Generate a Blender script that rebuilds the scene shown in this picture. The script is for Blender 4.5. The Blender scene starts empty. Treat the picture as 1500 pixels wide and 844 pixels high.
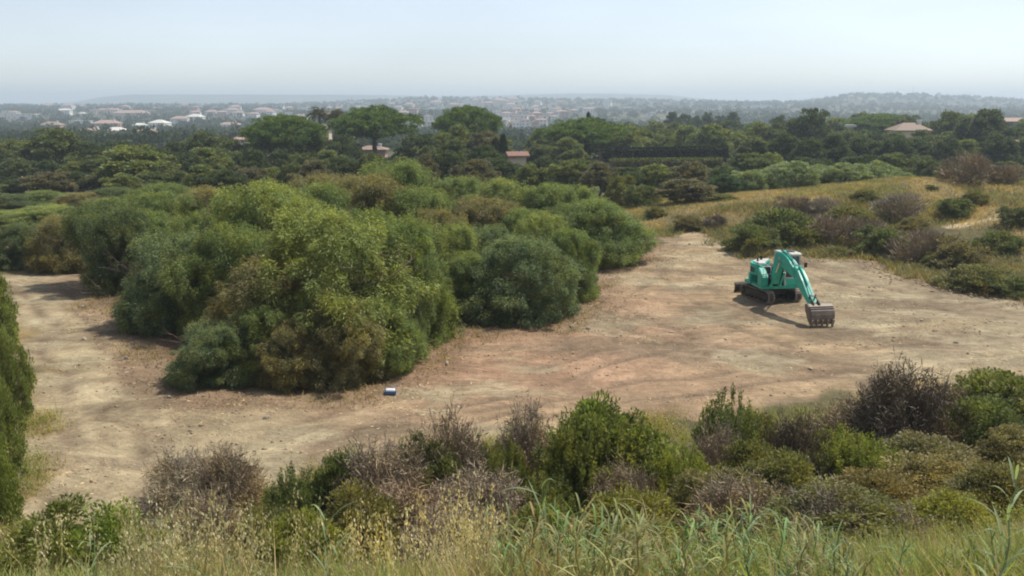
import bpy, bmesh, math, random
import numpy as np
from mathutils import Vector, Matrix
C = bpy.context
SC = C.scene
PI = math.pi
HAZE = .00036      # density of the air
# ------------------------------------------------------------------ camera
TH = math.radians(11.8); F = 1299.0; CAMZ = 10.0
cd = bpy.data.cameras.new('camera'); cam = bpy.data.objects.new('camera', cd)
SC.collection.objects.link(cam); SC.camera = cam
cam.location = (0, 0, CAMZ); cam.rotation_euler = (PI/2 - TH, 0, 0)
cd.sensor_width = 36; cd.lens = 36*F/1500; cd.clip_start = .1; cd.clip_end = 20000
# ------------------------------------------------------------------ sky, sun, exposure
SUN_E, SUN_A = math.radians(60), math.radians(62)
w = bpy.data.worlds.new('World'); SC.world = w; w.use_nodes = True
nt = w.node_tree; nt.nodes.clear()
out = nt.nodes.new('ShaderNodeOutputWorld'); bg = nt.nodes.new('ShaderNodeBackground')
sky = nt.nodes.new('ShaderNodeTexSky'); sky.sky_type = 'NISHITA'; sky.sun_disc = False
sky.sun_elevation = SUN_E; sky.sun_rotation = SUN_A; sky.air_density = .8; sky.dust_density = .6; sky.ozone_density = 1.6
bg.inputs[1].default_value = 0.098
hs = nt.nodes.new('ShaderNodeHueSaturation'); hs.inputs['Saturation'].default_value = .55; nt.links.new(sky.outputs[0], hs.inputs['Color']); 
tcw = nt.nodes.new('ShaderNodeTexCoord'); mpw = nt.nodes.new('ShaderNodeMapping'); mpw.inputs['Scale'].default_value = (1.2, 1.2, 5); nzw = nt.nodes.new('ShaderNodeTexNoise'); nzw.inputs['Scale'].default_value = 2.2; nzw.inputs['Detail'].default_value = 5
rgw = nt.nodes.new('ShaderNodeMapRange'); rgw.inputs[1].default_value = .35; rgw.inputs[2].default_value = .7; rgw.inputs[3].default_value = .95; rgw.inputs[4].default_value = 1.07
vmw = nt.nodes.new('ShaderNodeVectorMath'); vmw.operation = 'SCALE'      # thin high cloud: faint unevenness of the sky
nt.links.new(tcw.outputs['Generated'], mpw.inputs[0]); nt.links.new(mpw.outputs[0], nzw.inputs['Vector']); nt.links.new(nzw.outputs[0], rgw.inputs[0]); nt.links.new(hs.outputs[0], vmw.inputs[0]); nt.links.new(rgw.outputs[0], vmw.inputs['Scale']); nt.links.new(vmw.outputs[0], bg.inputs[0]); nt.links.new(bg.outputs[0], out.inputs[0])
sl = bpy.data.lights.new('sun', 'SUN'); sl.energy = 3.0; sl.angle = math.radians(1.2); sl.color = (1, .93, .82)
so = bpy.data.objects.new('sun', sl); SC.collection.objects.link(so)
SD = Vector((math.cos(SUN_E)*math.sin(SUN_A), math.cos(SUN_E)*math.cos(SUN_A), math.sin(SUN_E)))
so.rotation_euler = SD.to_track_quat('Z', 'Y').to_euler()
so.location = (60, 60, 80)
v = SC.view_settings; v.view_transform = 'Standard'; v.look = 'None'; v.gamma = 1; v.exposure = 0.74; v.use_curve_mapping = False
SC.render.engine = 'CYCLES'
cy = SC.cycles
cy.use_denoising = True; cy.denoiser = 'OPENIMAGEDENOISE'; cy.max_bounces = 5; cy.diffuse_bounces = 3; cy.transmission_bounces = 3
cy.volume_bounces = 4; cy.transparent_max_bounces = 6; cy.filter_width = 2.0; cy.caustics_reflective = False; cy.caustics_refractive = False
cy.sample_clamp_indirect = 4.0
rng = np.random.default_rng(7)
random.seed(7)

# ------------------------------------------------------------------ projection helpers (turn a place in the photo into a place in the world)
def ray(px, py):
    u = (px-750)/F; v_ = (422-py)/F
    return u, math.cos(TH)+v_*math.sin(TH), -math.sin(TH)+v_*math.cos(TH)
def flat(px, py, z=0.):
    u, a, b = ray(px, py); Y = (z-CAMZ)/(b/a); return (u/a*Y, Y)
def zat(py, Y):
    u, a, b = ray(750, py); return CAMZ + Y*b/a
def xat(px, Y, z=0.):           # world x of image column px at depth Y
    # depth along optical axis
    ax = Y*math.cos(TH) - (z-CAMZ)*math.sin(TH)
    return (px-750)/F*ax
def proj(x, y, z):
    ax = y*math.cos(TH)-(z-CAMZ)*math.sin(TH); up = y*math.sin(TH)+(z-CAMZ)*math.cos(TH)
    return 750+F*x/ax, 422-F*up/ax

# ------------------------------------------------------------------ numpy value noise
_G = np.random.default_rng(11).random((256, 256))
def vnoise(x, y):
    xi = np.floor(x).astype(int); yi = np.floor(y).astype(int)
    fx = x-xi; fy = y-yi; fx = fx*fx*(3-2*fx); fy = fy*fy*(3-2*fy)
    a = _G[xi & 255, yi & 255]; b = _G[(xi+1) & 255, yi & 255]; c = _G[xi & 255, (yi+1) & 255]; d = _G[(xi+1) & 255, (yi+1) & 255]
    return (a*(1-fx)+b*fx)*(1-fy)+(c*(1-fx)+d*fx)*fy
def fbm(x, y, o=4):
    s = 0; a = .5; t = 0
    for k in range(o):
        s = s+a*vnoise(x*2**k+17.3*k, y*2**k+5.1*k); t += a; a *= .5
    return s/t
def sstep(a, b, x):
    t = np.clip((x-a)/(b-a), 0, 1); return t*t*(3-2*t)

# ------------------------------------------------------------------ terrain height
EP_T = [-60, 0, 2, 4, 6, 9, 13, 17, 20, 22]; EP_Z = [9.0, 8.4, 8.3, 7.2, 6.0, 4.2, 2.2, .8, .15, 0]
def zr(pts, Y): return [p[0] for p in pts], [zat(p[1], Y) for p in pts]
RID_N = zr([(-300,157),(0,157),(400,156),(560,149),(600,146),(700,146),(900,148),(1000,149),(1100,152),(1180,151),(1215,145),(1250,139.5),(1300,140.5),(1345,140.5),(1400,143),(1450,146),(1500,150),(1800,156)], 2700)
RID_F = zr([(-300,156),(90,154),(150,142),(190,138.5),(300,138.5),(560,139),(640,141.5),(720,140),(830,137),(900,137.5),(980,139.5),(1040,146),(1200,151),(1800,152)], 5200)
MIDD = [0, 78, 110, 160, 250, 400, 600, 800, 1300, 2000]
MIDZ = [0, 0, -1.2, -3, -5, -11, -15, -14, -8, -1]
def seg_d(x, y, P):
    d = np.full(x.shape, 1e9)
    for (ax, ay), (bx, by) in zip(P[:-1], P[1:]):
        ex, ey = bx-ax, by-ay; t = np.clip(((x-ax)*ex+(y-ay)*ey)/(ex*ex+ey*ey), 0, 1)
        d = np.minimum(d, np.hypot(x-ax-t*ex, y-ay-t*ey))
    return d
_m = [(700,330),(860,325),(935,314),(1040,296),(1130,288),(1220,280),(1300,269),(1360,261),(1420,265),(1500,270),(1700,280)]
MND = ([(p[0]-750)/F*80 for p in _m], [max(0., zat(p[1], 80)-.1) for p in _m]); MND[1][0] = MND[1][1] = 0.
RUTS = [[(130,770),(150,600),(115,490),(62,425),(-20,405)],[(300,710),(420,640),(700,565),(930,510),(1080,470)],[(520,660),(760,600),(1050,560),(1300,520),(1600,500)],[(880,450),(1010,500),(1180,540),(1420,545)],
  [(1185,392),(1290,425),(1400,450),(1600,480)],[(960,380),(1020,420),(1090,470),(1220,510),(1500,520)],[(190,600),(260,560),(200,500),(120,450)],[(640,620),(800,560),(860,500),(900,440),(960,390)]]
RUTS = [[flat(*q) for q in P] for P in RUTS]
def ruts(x, y):
    near = (y > 17) & (y < 70) & (np.abs(x) < 60); out = np.zeros(x.shape)
    if not near.any(): return out
    a, b = x[near], y[near]; a2 = a+(fbm(a*.2, b*.2, 2)-.5)*1.6; b2 = b+(fbm(a*.2+7, b*.2+7, 2)-.5)*1.6; o = np.zeros(a.shape)
    for i, P in enumerate(RUTS):
        d = seg_d(a2, b2, P); g = np.exp(-((d-.95)/.24)**2)*(.35+.65*sstep(.42, .56, fbm(a*.35+i*9, b*.35, 3)))
        o = np.maximum(o, g)
        sc_ = (.5+.5*np.sin(d*8+fbm(a*.5, b*.5, 2)*5))**3*np.exp(-(d/2.6)**2)*sstep(.46, .62, fbm(a*.22+i*5+50, b*.22, 3))*.7; o = np.maximum(o, sc_)
    out[near] = o; return out
def H(x, y):
    x = np.asarray(x, float); y = np.asarray(y, float)
    foot = np.interp(x, [-30, -2, 4, 14, 60], [19, 20, 21.5, 27, 27])
    t = y*20/foot
    e = np.interp(t, EP_T, EP_Z)
    e = e + (fbm(x*.5+9, y*.5, 3)-.5)*.7*sstep(3, 9, y)*(1-sstep(16, 22, t))
    Yc = np.maximum(y, 1.)
    s = x/Yc; px = 750+F*s/math.cos(TH)
    base = np.interp(y, MIDD, MIDZ)
    zn = np.interp(px, *RID_N); zf = np.interp(px, *RID_F)
    k1 = sstep(1700, 2700, y); k2 = sstep(2700, 3500, y); k3 = sstep(3600, 5200, y)
    z = base*(1-k1)+zn*k1
    z = z*(1-k2)+(-10)*k2
    z = z*(1-k3)+zf*k3
    z = z*(1-sstep(5300, 6200, y))
    z = z+(fbm(x*.004, y*.004, 3)-.5)*9*sstep(300, 900, y)*(1-k1)
    z = z+(fbm(x*.012, y*.012, 3)-.5)*5*sstep(1500, 2500, y)*(1-sstep(2900, 3400, y))*.6
    # grassy mound on the right
    R = np.interp(x, MND[0], MND[1])
    yb = np.interp(x, [8, 20, 28, 40, 60], [64, 59, 52, 46, 43])
    m = R*sstep(0, 1, (y-yb)/(80-yb))*(1-sstep(82, 108, y))
    m = m*(1+.35*(fbm(x*.12, y*.12, 3)-.5)*2*sstep(0, 8, y-yb))
    z = z+m
    # worked soil relief
    flatk = sstep(18, 22, t)*(1-sstep(60, 80, y))
    q = (x*.9+y*.25); r_ = (-x*.25+y*.9)
    z = z+flatk*((fbm(q*.35, r_*1.6, 4)-.5)*.16+(fbm(x*2.2, y*2.2, 3)-.5)*.07)
    z = z-ruts(x, y)*.07*flatk+flatk*(fbm(x*.11+5, y*.16, 3)-.5)*.35
    return z+e
def h1(x, y): return float(H(np.array([x]), np.array([y]))[0])
def on_ground(px, py, y0=12, y1=5000):
    """first ground point seen at a place in the photo"""
    Y = y0*(y1/y0)**np.linspace(0, 1, 3000)
    u, a, b = ray(px, py); X = u/a*Y; Z = CAMZ+Y*b/a
    g = H(X, Y); i = int(np.argmax(g >= Z)) if (g >= Z).any() else len(Y)-1
    return float(X[i]), float(Y[i]), float(g[i])

def poly_sd(x, y, P):
    """signed distance, positive inside"""
    d = np.full(x.shape, 1e9); ins = np.zeros(x.shape, bool)
    n = len(P)
    for i in range(n):
        ax, ay = P[i]; bx, by = P[(i+1) % n]
        ex, ey = bx-ax, by-ay; L = ex*ex+ey*ey+1e-9
        t = np.clip(((x-ax)*ex+(y-ay)*ey)/L, 0, 1)
        d = np.minimum(d, np.hypot(x-ax-t*ex, y-ay-t*ey))
        c = (ay > y) != (by > y)
        xi = ax+(y-ay)*ex/(ey if abs(ey) > 1e-9 else 1e-9)
        ins ^= c & (x < xi)
    return np.where(ins, d, -d)
CLEAR = [flat(*p) for p in [(20,775),(30,700),(40,600),(40,500),(34,440),(-40,418),(-60,404),(60,399),(130,397),(400,380),(930,365),(955,362),(978,346),(1030,343),(1062,364),(1085,377),(1190,378),(1290,384),(1330,406),(1400,423),(1500,438),(1800,460),(1800,540),(1500,548),(1400,552),(1250,575),(1150,592),(1000,610),(850,630),(700,648),(560,665),(400,700),(320,740),(200,780)]]
GROVE = [flat(*p) for p in [(125,404),(150,440),(225,490),(245,560),(330,580),(480,578),(560,556),(615,528),(645,496),(720,486),(815,478),(845,440),(870,398),(940,378),(935,340),(700,320),(400,320),(120,370)]]
PATHM = [on_ground(a, b, 40, 90)[:2] for a, b in [(1392,333),(1430,326),(1462,318),(1485,310),(1520,304),(1560,300)]]      # pale footpath over the mound
# ------------------------------------------------------------------ materials
MATS = {}
class NT:
    def __init__(s, name):
        s.m = bpy.data.materials.new(name); s.m.use_nodes = True; s.t = s.m.node_tree; s.t.nodes.clear()
        s.out = s.n('ShaderNodeOutputMaterial')
    def n(s, typ, **k):
        o = s.t.nodes.new(typ)
        for a, b in k.items(): setattr(o, a, b)
        return o
    def l(s, a, b): s.t.links.new(a, b)
    def val(s, sock, x):
        if hasattr(x, 'links') or isinstance(x, bpy.types.NodeSocket): s.l(x, sock)
        else: sock.default_value = x
    def math(s, op, a, b=0., clamp=False):
        o = s.n('ShaderNodeMath', operation=op, use_clamp=clamp); s.val(o.inputs[0], a); s.val(o.inputs[1], b); return o.outputs[0]
    def mix(s, f, a, b, blend='MIX'):
        o = s.n('ShaderNodeMix', data_type='RGBA', blend_type=blend)
        s.val(o.inputs[0], f)
        s.val(o.inputs[6], a if not isinstance(a, tuple) else (*a[:3], 1)); s.val(o.inputs[7], b if not isinstance(b, tuple) else (*b[:3], 1))
        return o.outputs[2]
    def noise(s, vec, scale, detail=3., rough=.6):
        o = s.n('ShaderNodeTexNoise'); o.inputs['Scale'].default_value = scale; o.inputs['Detail'].default_value = detail; o.inputs['Roughness'].default_value = rough
        if vec is not None: s.l(vec, o.inputs['Vector'])
        return o.outputs[0]
    def ramp(s, x, lo, hi, a=0., b=1.):
        o = s.n('ShaderNodeMapRange'); o.interpolation_type = 'SMOOTHSTEP'
        s.val(o.inputs[0], x); o.inputs[1].default_value = lo; o.inputs[2].default_value = hi; o.inputs[3].default_value = a; o.inputs[4].default_value = b
        return o.outputs[0]
    def mapping(s, vec, scale=(1,1,1), rot=(0,0,0)):
        o = s.n('ShaderNodeMapping'); s.l(vec, o.inputs[0]); o.inputs['Scale'].default_value = scale; o.inputs['Rotation'].default_value = rot
        return o.outputs[0]
    def principled(s, col, rough=.6, metal=0., spec=.5):
        o = s.n('ShaderNodeBsdfPrincipled'); s.val(o.inputs['Base Color'], col if not isinstance(col, tuple) else (*col[:3], 1))
        s.val(o.inputs['Roughness'], rough); o.inputs['Metallic'].default_value = metal; o.inputs['Specular IOR Level'].default_value = spec
        return o

def leaf_mat(name, trans=.38, brown=(.17,.125,.06), var=.45):
    """colour comes from each object's own colour (obj.color); alpha is the share of dried leaves"""
    t = NT(name)
    oi = t.n('ShaderNodeObjectInfo'); ge = t.n('ShaderNodeNewGeometry'); tc = t.n('ShaderNodeTexCoord')
    isl = ge.outputs['Random Per Island']
    f = t.ramp(isl, 0, 1, 1-var, 1+var)
    f = t.math('MULTIPLY', f, t.ramp(t.noise(tc.outputs['Object'], .9, 2), .3, .7, .78, 1.22))
    vm = t.n('ShaderNodeVectorMath', operation='SCALE'); t.l(oi.outputs['Color'], vm.inputs[0]); t.l(f, vm.inputs['Scale'])
    # warm/cool drift between twigs
    col = t.mix(t.ramp(t.noise(tc.outputs['Object'], .55, 2), .42, .66), vm.outputs[0], t.mix(1., vm.outputs[0], (1.22,1.09,.75), 'MULTIPLY'))
    dry = t.math('MULTIPLY', t.ramp(t.noise(tc.outputs['Object'], .75, 3), .45, .6), 1.)
    dry = t.math('ADD', t.math('MULTIPLY', dry, .75), t.math('MULTIPLY', isl, .35))
    dry = t.math('MULTIPLY', dry, oi.outputs['Alpha'], True)
    col = t.mix(dry, col, brown)
    p = t.principled(col, .55, spec=.25)
    tr = t.n('ShaderNodeBsdfTranslucent'); t.l(t.mix(1., col, (1.35,1.35,.7), 'MULTIPLY'), tr.inputs[0])
    ms = t.n('ShaderNodeMixShader'); ms.inputs[0].default_value = trans
    t.l(p.outputs[0], ms.inputs[1]); t.l(tr.outputs[0], ms.inputs[2]); t.l(ms.outputs[0], t.out.inputs[0])
    MATS[name] = t.m; return t.m
leaf_mat('leaf'); leaf_mat('blade', .35, (.36,.27,.14), .35); leaf_mat('twig', 0., (.2,.16,.12), .35)

def simple(name, col, rough=.6, metal=0., var=.12, scale=3., dust=None, spec=.5, bump=0.):
    t = NT(name); tc = t.n('ShaderNodeTexCoord'); ob = tc.outputs['Object']
    nz = t.noise(ob, scale, 4)
    dark = tuple(c*(1-var) for c in col); lite = tuple(min(1, c*(1+var)) for c in col)
    c = t.mix(t.ramp(nz, .3, .7), dark, lite)
    if dust:
        c = t.mix(t.ramp(t.noise(ob, scale*.7+1.3, 5, .7), .5, .75, 0, dust), c, (.30,.23,.15))
    p = t.principled(c, t.ramp(nz, .3, .7, rough*.85, min(1, rough*1.15)), metal, spec)
    if bump:
        b = t.n('ShaderNodeBump'); b.inputs['Distance'].default_value = bump; t.l(t.noise(ob, scale*6, 3), b.inputs['Height']); t.l(b.outputs[0], p.inputs['Normal'])
    t.l(p.outputs[0], t.out.inputs[0]); MATS[name] = t.m; return t.m
simple('bark', (.14,.10,.075), .9, var=.3, scale=6, bump=.02)
simple('pale_bark', (.34,.27,.19), .9, var=.25, scale=6, bump=.01)
simple('teal_paint', (.010,.42,.31), .42, var=.18, scale=2.5, dust=.3)
simple('teal_faded', (.10,.42,.35), .6, var=.15, scale=4, dust=.45)
simple('steel_dark', (.05,.045,.04), .65, .3, var=.3, scale=5, dust=.45)
simple('track_steel', (.25,.205,.16), .8, .2, var=.3, scale=6, dust=.9)
simple('bucket_steel', (.22,.185,.155), .6, .4, var=.25, scale=3, dust=.45)
simple('chrome', (.7,.7,.7), .2, 1., var=.05)
simple('black_part', (.02,.02,.02), .5, var=.2, dust=.2)
simple('grey_paint', (.50,.50,.47), .5, var=.12, dust=.35)
simple('white_plastic', (.75,.77,.78), .4, var=.04)
simple('blue_plastic', (.04,.14,.32), .4, var=.1)
simple('rock', (.42,.36,.28), .9, var=.3, scale=5, bump=.02)
simple('soil_lump', (.30,.22,.14), .95, var=.35, scale=4, bump=.02)
simple('white_wall', (.72,.71,.68), .85, var=.08, scale=.3)
simple('cream_wall', (.62,.52,.38), .85, var=.1, scale=.3)
simple('pink_wall', (.46,.30,.24), .85, var=.1, scale=.3)
simple('tile_red', (.22,.12,.09), .8, var=.25, scale=1.2)
simple('tile_pink', (.36,.25,.20), .8, var=.2, scale=1.2)
simple('tile_brown', (.26,.19,.145), .8, var=.2, scale=1.2)
simple('roof_pale', (.62,.60,.54), .8, var=.12, scale=.8)
simple('shutter', (.10,.09,.08), .6, var=.2)
simple('concrete', (.42,.41,.38), .85, var=.12, scale=.6)
t = NT('glass'); g = t.principled((.03,.035,.04), .08, spec=.6); t.l(g.outputs[0], t.out.inputs[0]); MATS['glass'] = t.m

def ground_mat():
    t = NT('ground_soil'); at = t.n('ShaderNodeAttribute', attribute_name='gcol'); am = t.n('ShaderNodeAttribute', attribute_name='soil')
    ge = t.n('ShaderNodeNewGeometry'); P = ge.outputs['Position']
    sep = t.n('ShaderNodeSeparateXYZ'); t.l(P, sep.inputs[0])
    soil = am.outputs['Fac']
    n1 = t.noise(P, .35, 5, .62); n2 = t.noise(P, 2.2, 5, .7); n3 = t.noise(P, 9., 4, .75)
    wn = t.n('ShaderNodeTexNoise'); wn.inputs['Scale'].default_value = .16; wn.inputs['Detail'].default_value = 3; t.l(P, wn.inputs['Vector'])
    wv = t.n('ShaderNodeVectorMath', operation='MULTIPLY_ADD'); t.l(wn.outputs['Color'], wv.inputs[0]); wv.inputs[1].default_value = (5, 5, 0); t.l(P, wv.inputs[2]); PW = wv.outputs[0]
    sA = t.noise(t.mapping(PW, (.45, 1.5, 1), (0,0,.35)), .8, 6, .68)
    sB = t.noise(t.mapping(PW, (.5, 1.7, 1), (0,0,-.75)), .9, 6, .68)
    sw = t.ramp(t.noise(P, .09, 2), .44, .56)
    st = t.math('ADD', t.math('MULTIPLY', sA, sw), t.math('MULTIPLY', sB, t.math('SUBTRACT', 1., sw)))
    f = t.math('MULTIPLY', t.ramp(n1, .3, .7, .80, 1.2), t.ramp(n2, .3, .7, .84, 1.16))
    f = t.math('MULTIPLY', f, t.ramp(n3, .25, .75, .84, 1.16))
    f = t.math('MULTIPLY', f, t.math('ADD', 1., t.math('MULTIPLY', soil, t.ramp(st, .33, .67, -.2, .16))))
    vm = t.n('ShaderNodeVectorMath', operation='SCALE'); t.l(at.outputs['Color'], vm.inputs[0]); t.l(f, vm.inputs['Scale'])
    col = vm.outputs[0]
    # straw and chips mixed into worked soil, darker turned clods
    vo = t.n('ShaderNodeTexVoronoi'); vo.inputs['Scale'].default_value = 3.2; t.l(P, vo.inputs['Vector'])
    chip = t.math('MULTIPLY', t.ramp(vo.outputs['Distance'], .10, .17, 1, 0), t.ramp(n1, .45, .6))
    col = t.mix(t.math('MULTIPLY', t.math('MULTIPLY', chip, soil), .5), col, (.55,.47,.34))
    vo2 = t.n('ShaderNodeTexVoronoi'); vo2.inputs['Scale'].default_value = 1.7; t.l(t.mapping(P, (1,1.6,1), (0,0,.4)), vo2.inputs['Vector'])
    clod = t.math('MULTIPLY', t.ramp(vo2.outputs['Distance'], .08, .2, 1, 0), t.ramp(t.noise(P, .5, 3), .5, .62))
    col = t.mix(t.math('MULTIPLY', t.math('MULTIPLY', clod, soil), .3), col, (.12,.085,.055))
    ln = t.ramp(t.math('ABSOLUTE', t.math('SUBTRACT', st, .5)), .004, .03, 1, 0)
    ln = t.math('MULTIPLY', ln, t.ramp(t.noise(P, .22, 4), .45, .6)); ln = t.math('MULTIPLY', ln, soil)
    col = t.mix(t.math('MULTIPLY', ln, .55), col, (.15,.105,.065))
    n5 = t.noise(P, 26., 3, .8)
    col = t.mix(t.math('MULTIPLY', t.ramp(n5, .58, .7), t.math('MULTIPLY', soil, .35)), col, (.16,.115,.07))
    col = t.mix(t.math('MULTIPLY', t.ramp(n5, .42, .3), t.math('MULTIPLY', soil, .35)), col, (.52,.42,.28))
    p = t.principled(col, .95, spec=.15)
    near = t.ramp(sep.outputs[1], 60, 200, 1, 0)
    hgt = t.math('ADD', t.math('MULTIPLY', st, .22), t.math('ADD', t.math('MULTIPLY', n2, .07), t.math('MULTIPLY', n3, .03)))
    b = t.n('ShaderNodeBump'); b.inputs['Distance'].default_value = 1.; t.l(near, b.inputs['Strength']); t.l(hgt, b.inputs['Height']); t.l(b.outputs[0], p.inputs['Normal'])
    t.l(p.outputs[0], t.out.inputs[0]); MATS['ground'] = t.m
ground_mat()

# ------------------------------------------------------------------ mesh helpers
COL = SC.collection
def mesh_np(name, V, Q, mat, smooth=False, k=4):
    """V (n,3) verts, Q (m,k) faces"""
    me = bpy.data.meshes.new(name); V = np.asarray(V, np.float32); Q = np.asarray(Q, np.int32)
    me.vertices.add(len(V)); me.vertices.foreach_set('co', V.ravel())
    me.loops.add(Q.size); me.loops.foreach_set('vertex_index', Q.ravel())
    me.polygons.add(len(Q)); me.polygons.foreach_set('loop_start', np.arange(0, Q.size, Q.shape[1], dtype=np.int32))
    if smooth: me.polygons.foreach_set('use_smooth', np.ones(len(Q), bool))
    me.update(calc_edges=True)
    if mat: me.materials.append(MATS[mat] if isinstance(mat, str) else mat)
    return me
def tag(o, label=None, cat=None, group=None, kind=None):
    if label: o['label'] = label
    if cat: o['category'] = cat
    if group: o['group'] = group
    if kind: o['kind'] = kind
    return o
def link(name, me, parent=None, loc=None, rot=None, scale=None, color=None):
    o = bpy.data.objects.new(name, me); COL.objects.link(o)
    if parent: o.parent = parent
    if loc is not None: o.location = loc
    if rot is not None: o.rotation_euler = rot if hasattr(rot, '__len__') else (0, 0, rot)
    if scale is not None: o.scale = scale if hasattr(scale, '__len__') else (scale,)*3
    if color is not None: o.color = color
    return o
def unit(a): return a/np.maximum(np.linalg.norm(a, axis=-1, keepdims=True), 1e-9)
def rsph(n, r): return unit(r.normal(size=(n, 3)))
def leaves(pos, d, L, W, r, fold=0.):
    """diamond leaf faces: base at pos, along d"""
    n = len(pos); d = unit(d); s = unit(np.cross(d, rsph(n, r)))
    L = np.broadcast_to(L, (n,))[:, None]; W = np.broadcast_to(W, (n,))[:, None]
    m = pos+d*L*.45
    V = np.stack([pos, m+s*W*.5, pos+d*L, m-s*W*.5], 1).reshape(-1, 3)
    Q = np.arange(n*4).reshape(n, 4)
    return V, Q
def merge(parts):
    Vs, Qs, k = [], [], 0
    for V, Q in parts: Vs.append(V); Qs.append(Q+k); k += len(V)
    return np.concatenate(Vs), np.concatenate(Qs)
def tube(pts, rad, n=6):
    """tapered tube along points"""
    pts = np.asarray(pts, float); m = len(pts); rad = np.broadcast_to(rad, (m,))
    T = np.gradient(pts, axis=0); T = unit(T)
    ref = np.array([0, 0, 1.]) if abs(T[:, 2]).mean() < .8 else np.array([1., 0, 0])
    A = unit(np.cross(T, ref)); B = np.cross(T, A)
    a = np.arange(n)*2*PI/n
    V = (pts[:, None]+rad[:, None, None]*(A[:, None]*np.cos(a)[None, :, None]+B[:, None]*np.sin(a)[None, :, None])).reshape(-1, 3)
    Q = []
    for i in range(m-1):
        for j in range(n): Q.append((i*n+j, i*n+(j+1) % n, (i+1)*n+(j+1) % n, (i+1)*n+j))
    return V, np.array(Q)
def wob(a, b, r, n=6, amp=.08):
    a = np.array(a, float); b = np.array(b, float); t = np.linspace(0, 1, n)[:, None]
    p = a*(1-t)+b*t; L = np.linalg.norm(b-a)
    o = r.normal(size=(n, 3))*amp*L; o[0] = 0; o[-1] = 0
    return p+o*np.sin(t*PI)

# ------------------------------------------------------------------ ground sheet
def axis(lo, hi, a, b, st, gr):
    """fine spacing st between a and b, growing outward to lo / hi"""
    m = list(np.arange(a, b+st/2, st)); s = st; x = m[-1]
    while x < hi: s *= gr; x += s; m.append(x)
    s = st; x = m[0]; L = []
    while x > lo: s *= gr; x -= s; L.append(x)
    return np.array(L[::-1]+m)
gx = axis(-6500, 6500, -42, 42, .22, 1.075); gy = axis(-60, 6200, 2, 78, .22, 1.028)
X, Y = np.meshgrid(gx, gy); Zg = H(X, Y)
nx, ny = len(gx), len(gy)
idx = np.arange(nx*ny).reshape(ny, nx)
Q = np.stack([idx[:-1, :-1], idx[:-1, 1:], idx[1:, 1:], idx[1:, :-1]], -1).reshape(-1, 4)
me = mesh_np('ground', np.stack([X, Y, Zg], -1).reshape(-1, 3), Q, 'ground', True)
x, y = X.ravel(), Y.ravel()
edge = (fbm(x*.8, y*.8, 4)-.5)*3.2
sc = sstep(-.5, .5, poly_sd(x, y, CLEAR)+edge)
sg = sstep(-.8, .8, poly_sd(x, y, GROVE)+edge*.5)
def mixc(a, b, k): return a*(1-k[:, None])+np.array(b)*k[:, None]
n_a = fbm(x*.13+3, y*.13, 4); n_b = fbm(x*.05+30, y*.05+4, 4); n_c = fbm(x*.4+50, y*.4+4, 3)
gc = np.tile(np.array([.115,.10,.05]), (len(x), 1))                       # rough grassy ground
gc = mixc(gc, (.27,.20,.095), sstep(.42, .62, n_a))                      # dry straw patches
mk = sstep(8, 16, x)*sstep(40, 52, y)*(1-sstep(95, 120, y))
gc = mixc(gc, (.25,.215,.115), mk*sstep(.40, .58, n_a)*.9)
gc = mixc(gc, (.15,.15,.055), mk*sstep(.52, .68, fbm(x*.16+70, y*.16, 3)))
emb = 1-sstep(17, 26, y)
gc = mixc(gc, (.15,.11,.065), emb*.8)                                    # bank below the viewer
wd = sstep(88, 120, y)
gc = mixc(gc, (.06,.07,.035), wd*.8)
fr = sstep(350, 700, y)
gc = mixc(gc, (.055,.062,.035), fr); gc = mixc(gc, (.17,.15,.09), fr*sstep(.55, .66, n_b))
soil = np.tile(np.array([.33,.25,.148]), (len(x), 1))                    # worked clearing, three tones of earth
soil = mixc(soil, (.43,.34,.21), sstep(.48, .66, n_a)*.85)
soil = mixc(soil, (.26,.195,.12), sstep(.5, .64, n_c)*.7)
rcx, rcy = flat(760, 520)
red = np.exp(-(((x-rcx)/9.)**2+((y-rcy-4)/13.)**2))
redn = np.clip(red*1.3, 0, 1)*(.55+.9*(fbm(x*.25, y*.25, 3)-.3))
soil = mixc(soil, (.35,.222,.142), np.clip(redn*1.15, 0, 1)*.9)
rt = sstep(12, 22, x)*sstep(28, 36, y)
soil = mixc(soil, (.335,.28,.175), (1-sstep(-9, -2, x))*.75)
soil = mixc(soil, (.26,.225,.15), rt*.5)
soil = mixc(soil, (.19,.145,.095), sstep(.50, .66, fbm(x*.2+90, y*.42, 5))*.75)
soil = mixc(soil, (.165,.12,.08), ruts(x, y)*.8)
soil = mixc(soil, (.36,.31,.20), sstep(.55, .68, fbm(x*.3+33, y*.5+8, 4))*.6)
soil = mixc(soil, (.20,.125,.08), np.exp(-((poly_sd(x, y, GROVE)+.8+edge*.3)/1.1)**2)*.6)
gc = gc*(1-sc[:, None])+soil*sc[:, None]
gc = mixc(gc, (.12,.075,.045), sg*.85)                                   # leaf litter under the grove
pm = 1-sstep(.15, .8, seg_d(x, y, PATHM)+(n_c-.5))
gc = mixc(gc, (.50,.42,.29), pm)
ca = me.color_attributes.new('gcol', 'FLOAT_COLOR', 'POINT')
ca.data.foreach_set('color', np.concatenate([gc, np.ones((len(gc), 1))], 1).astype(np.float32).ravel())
fa = me.attributes.new('soil', 'FLOAT', 'POINT'); fa.data.foreach_set('value', (sc*(1-sg)).astype(np.float32))
tag(link('ground', me), kind='structure')

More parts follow.
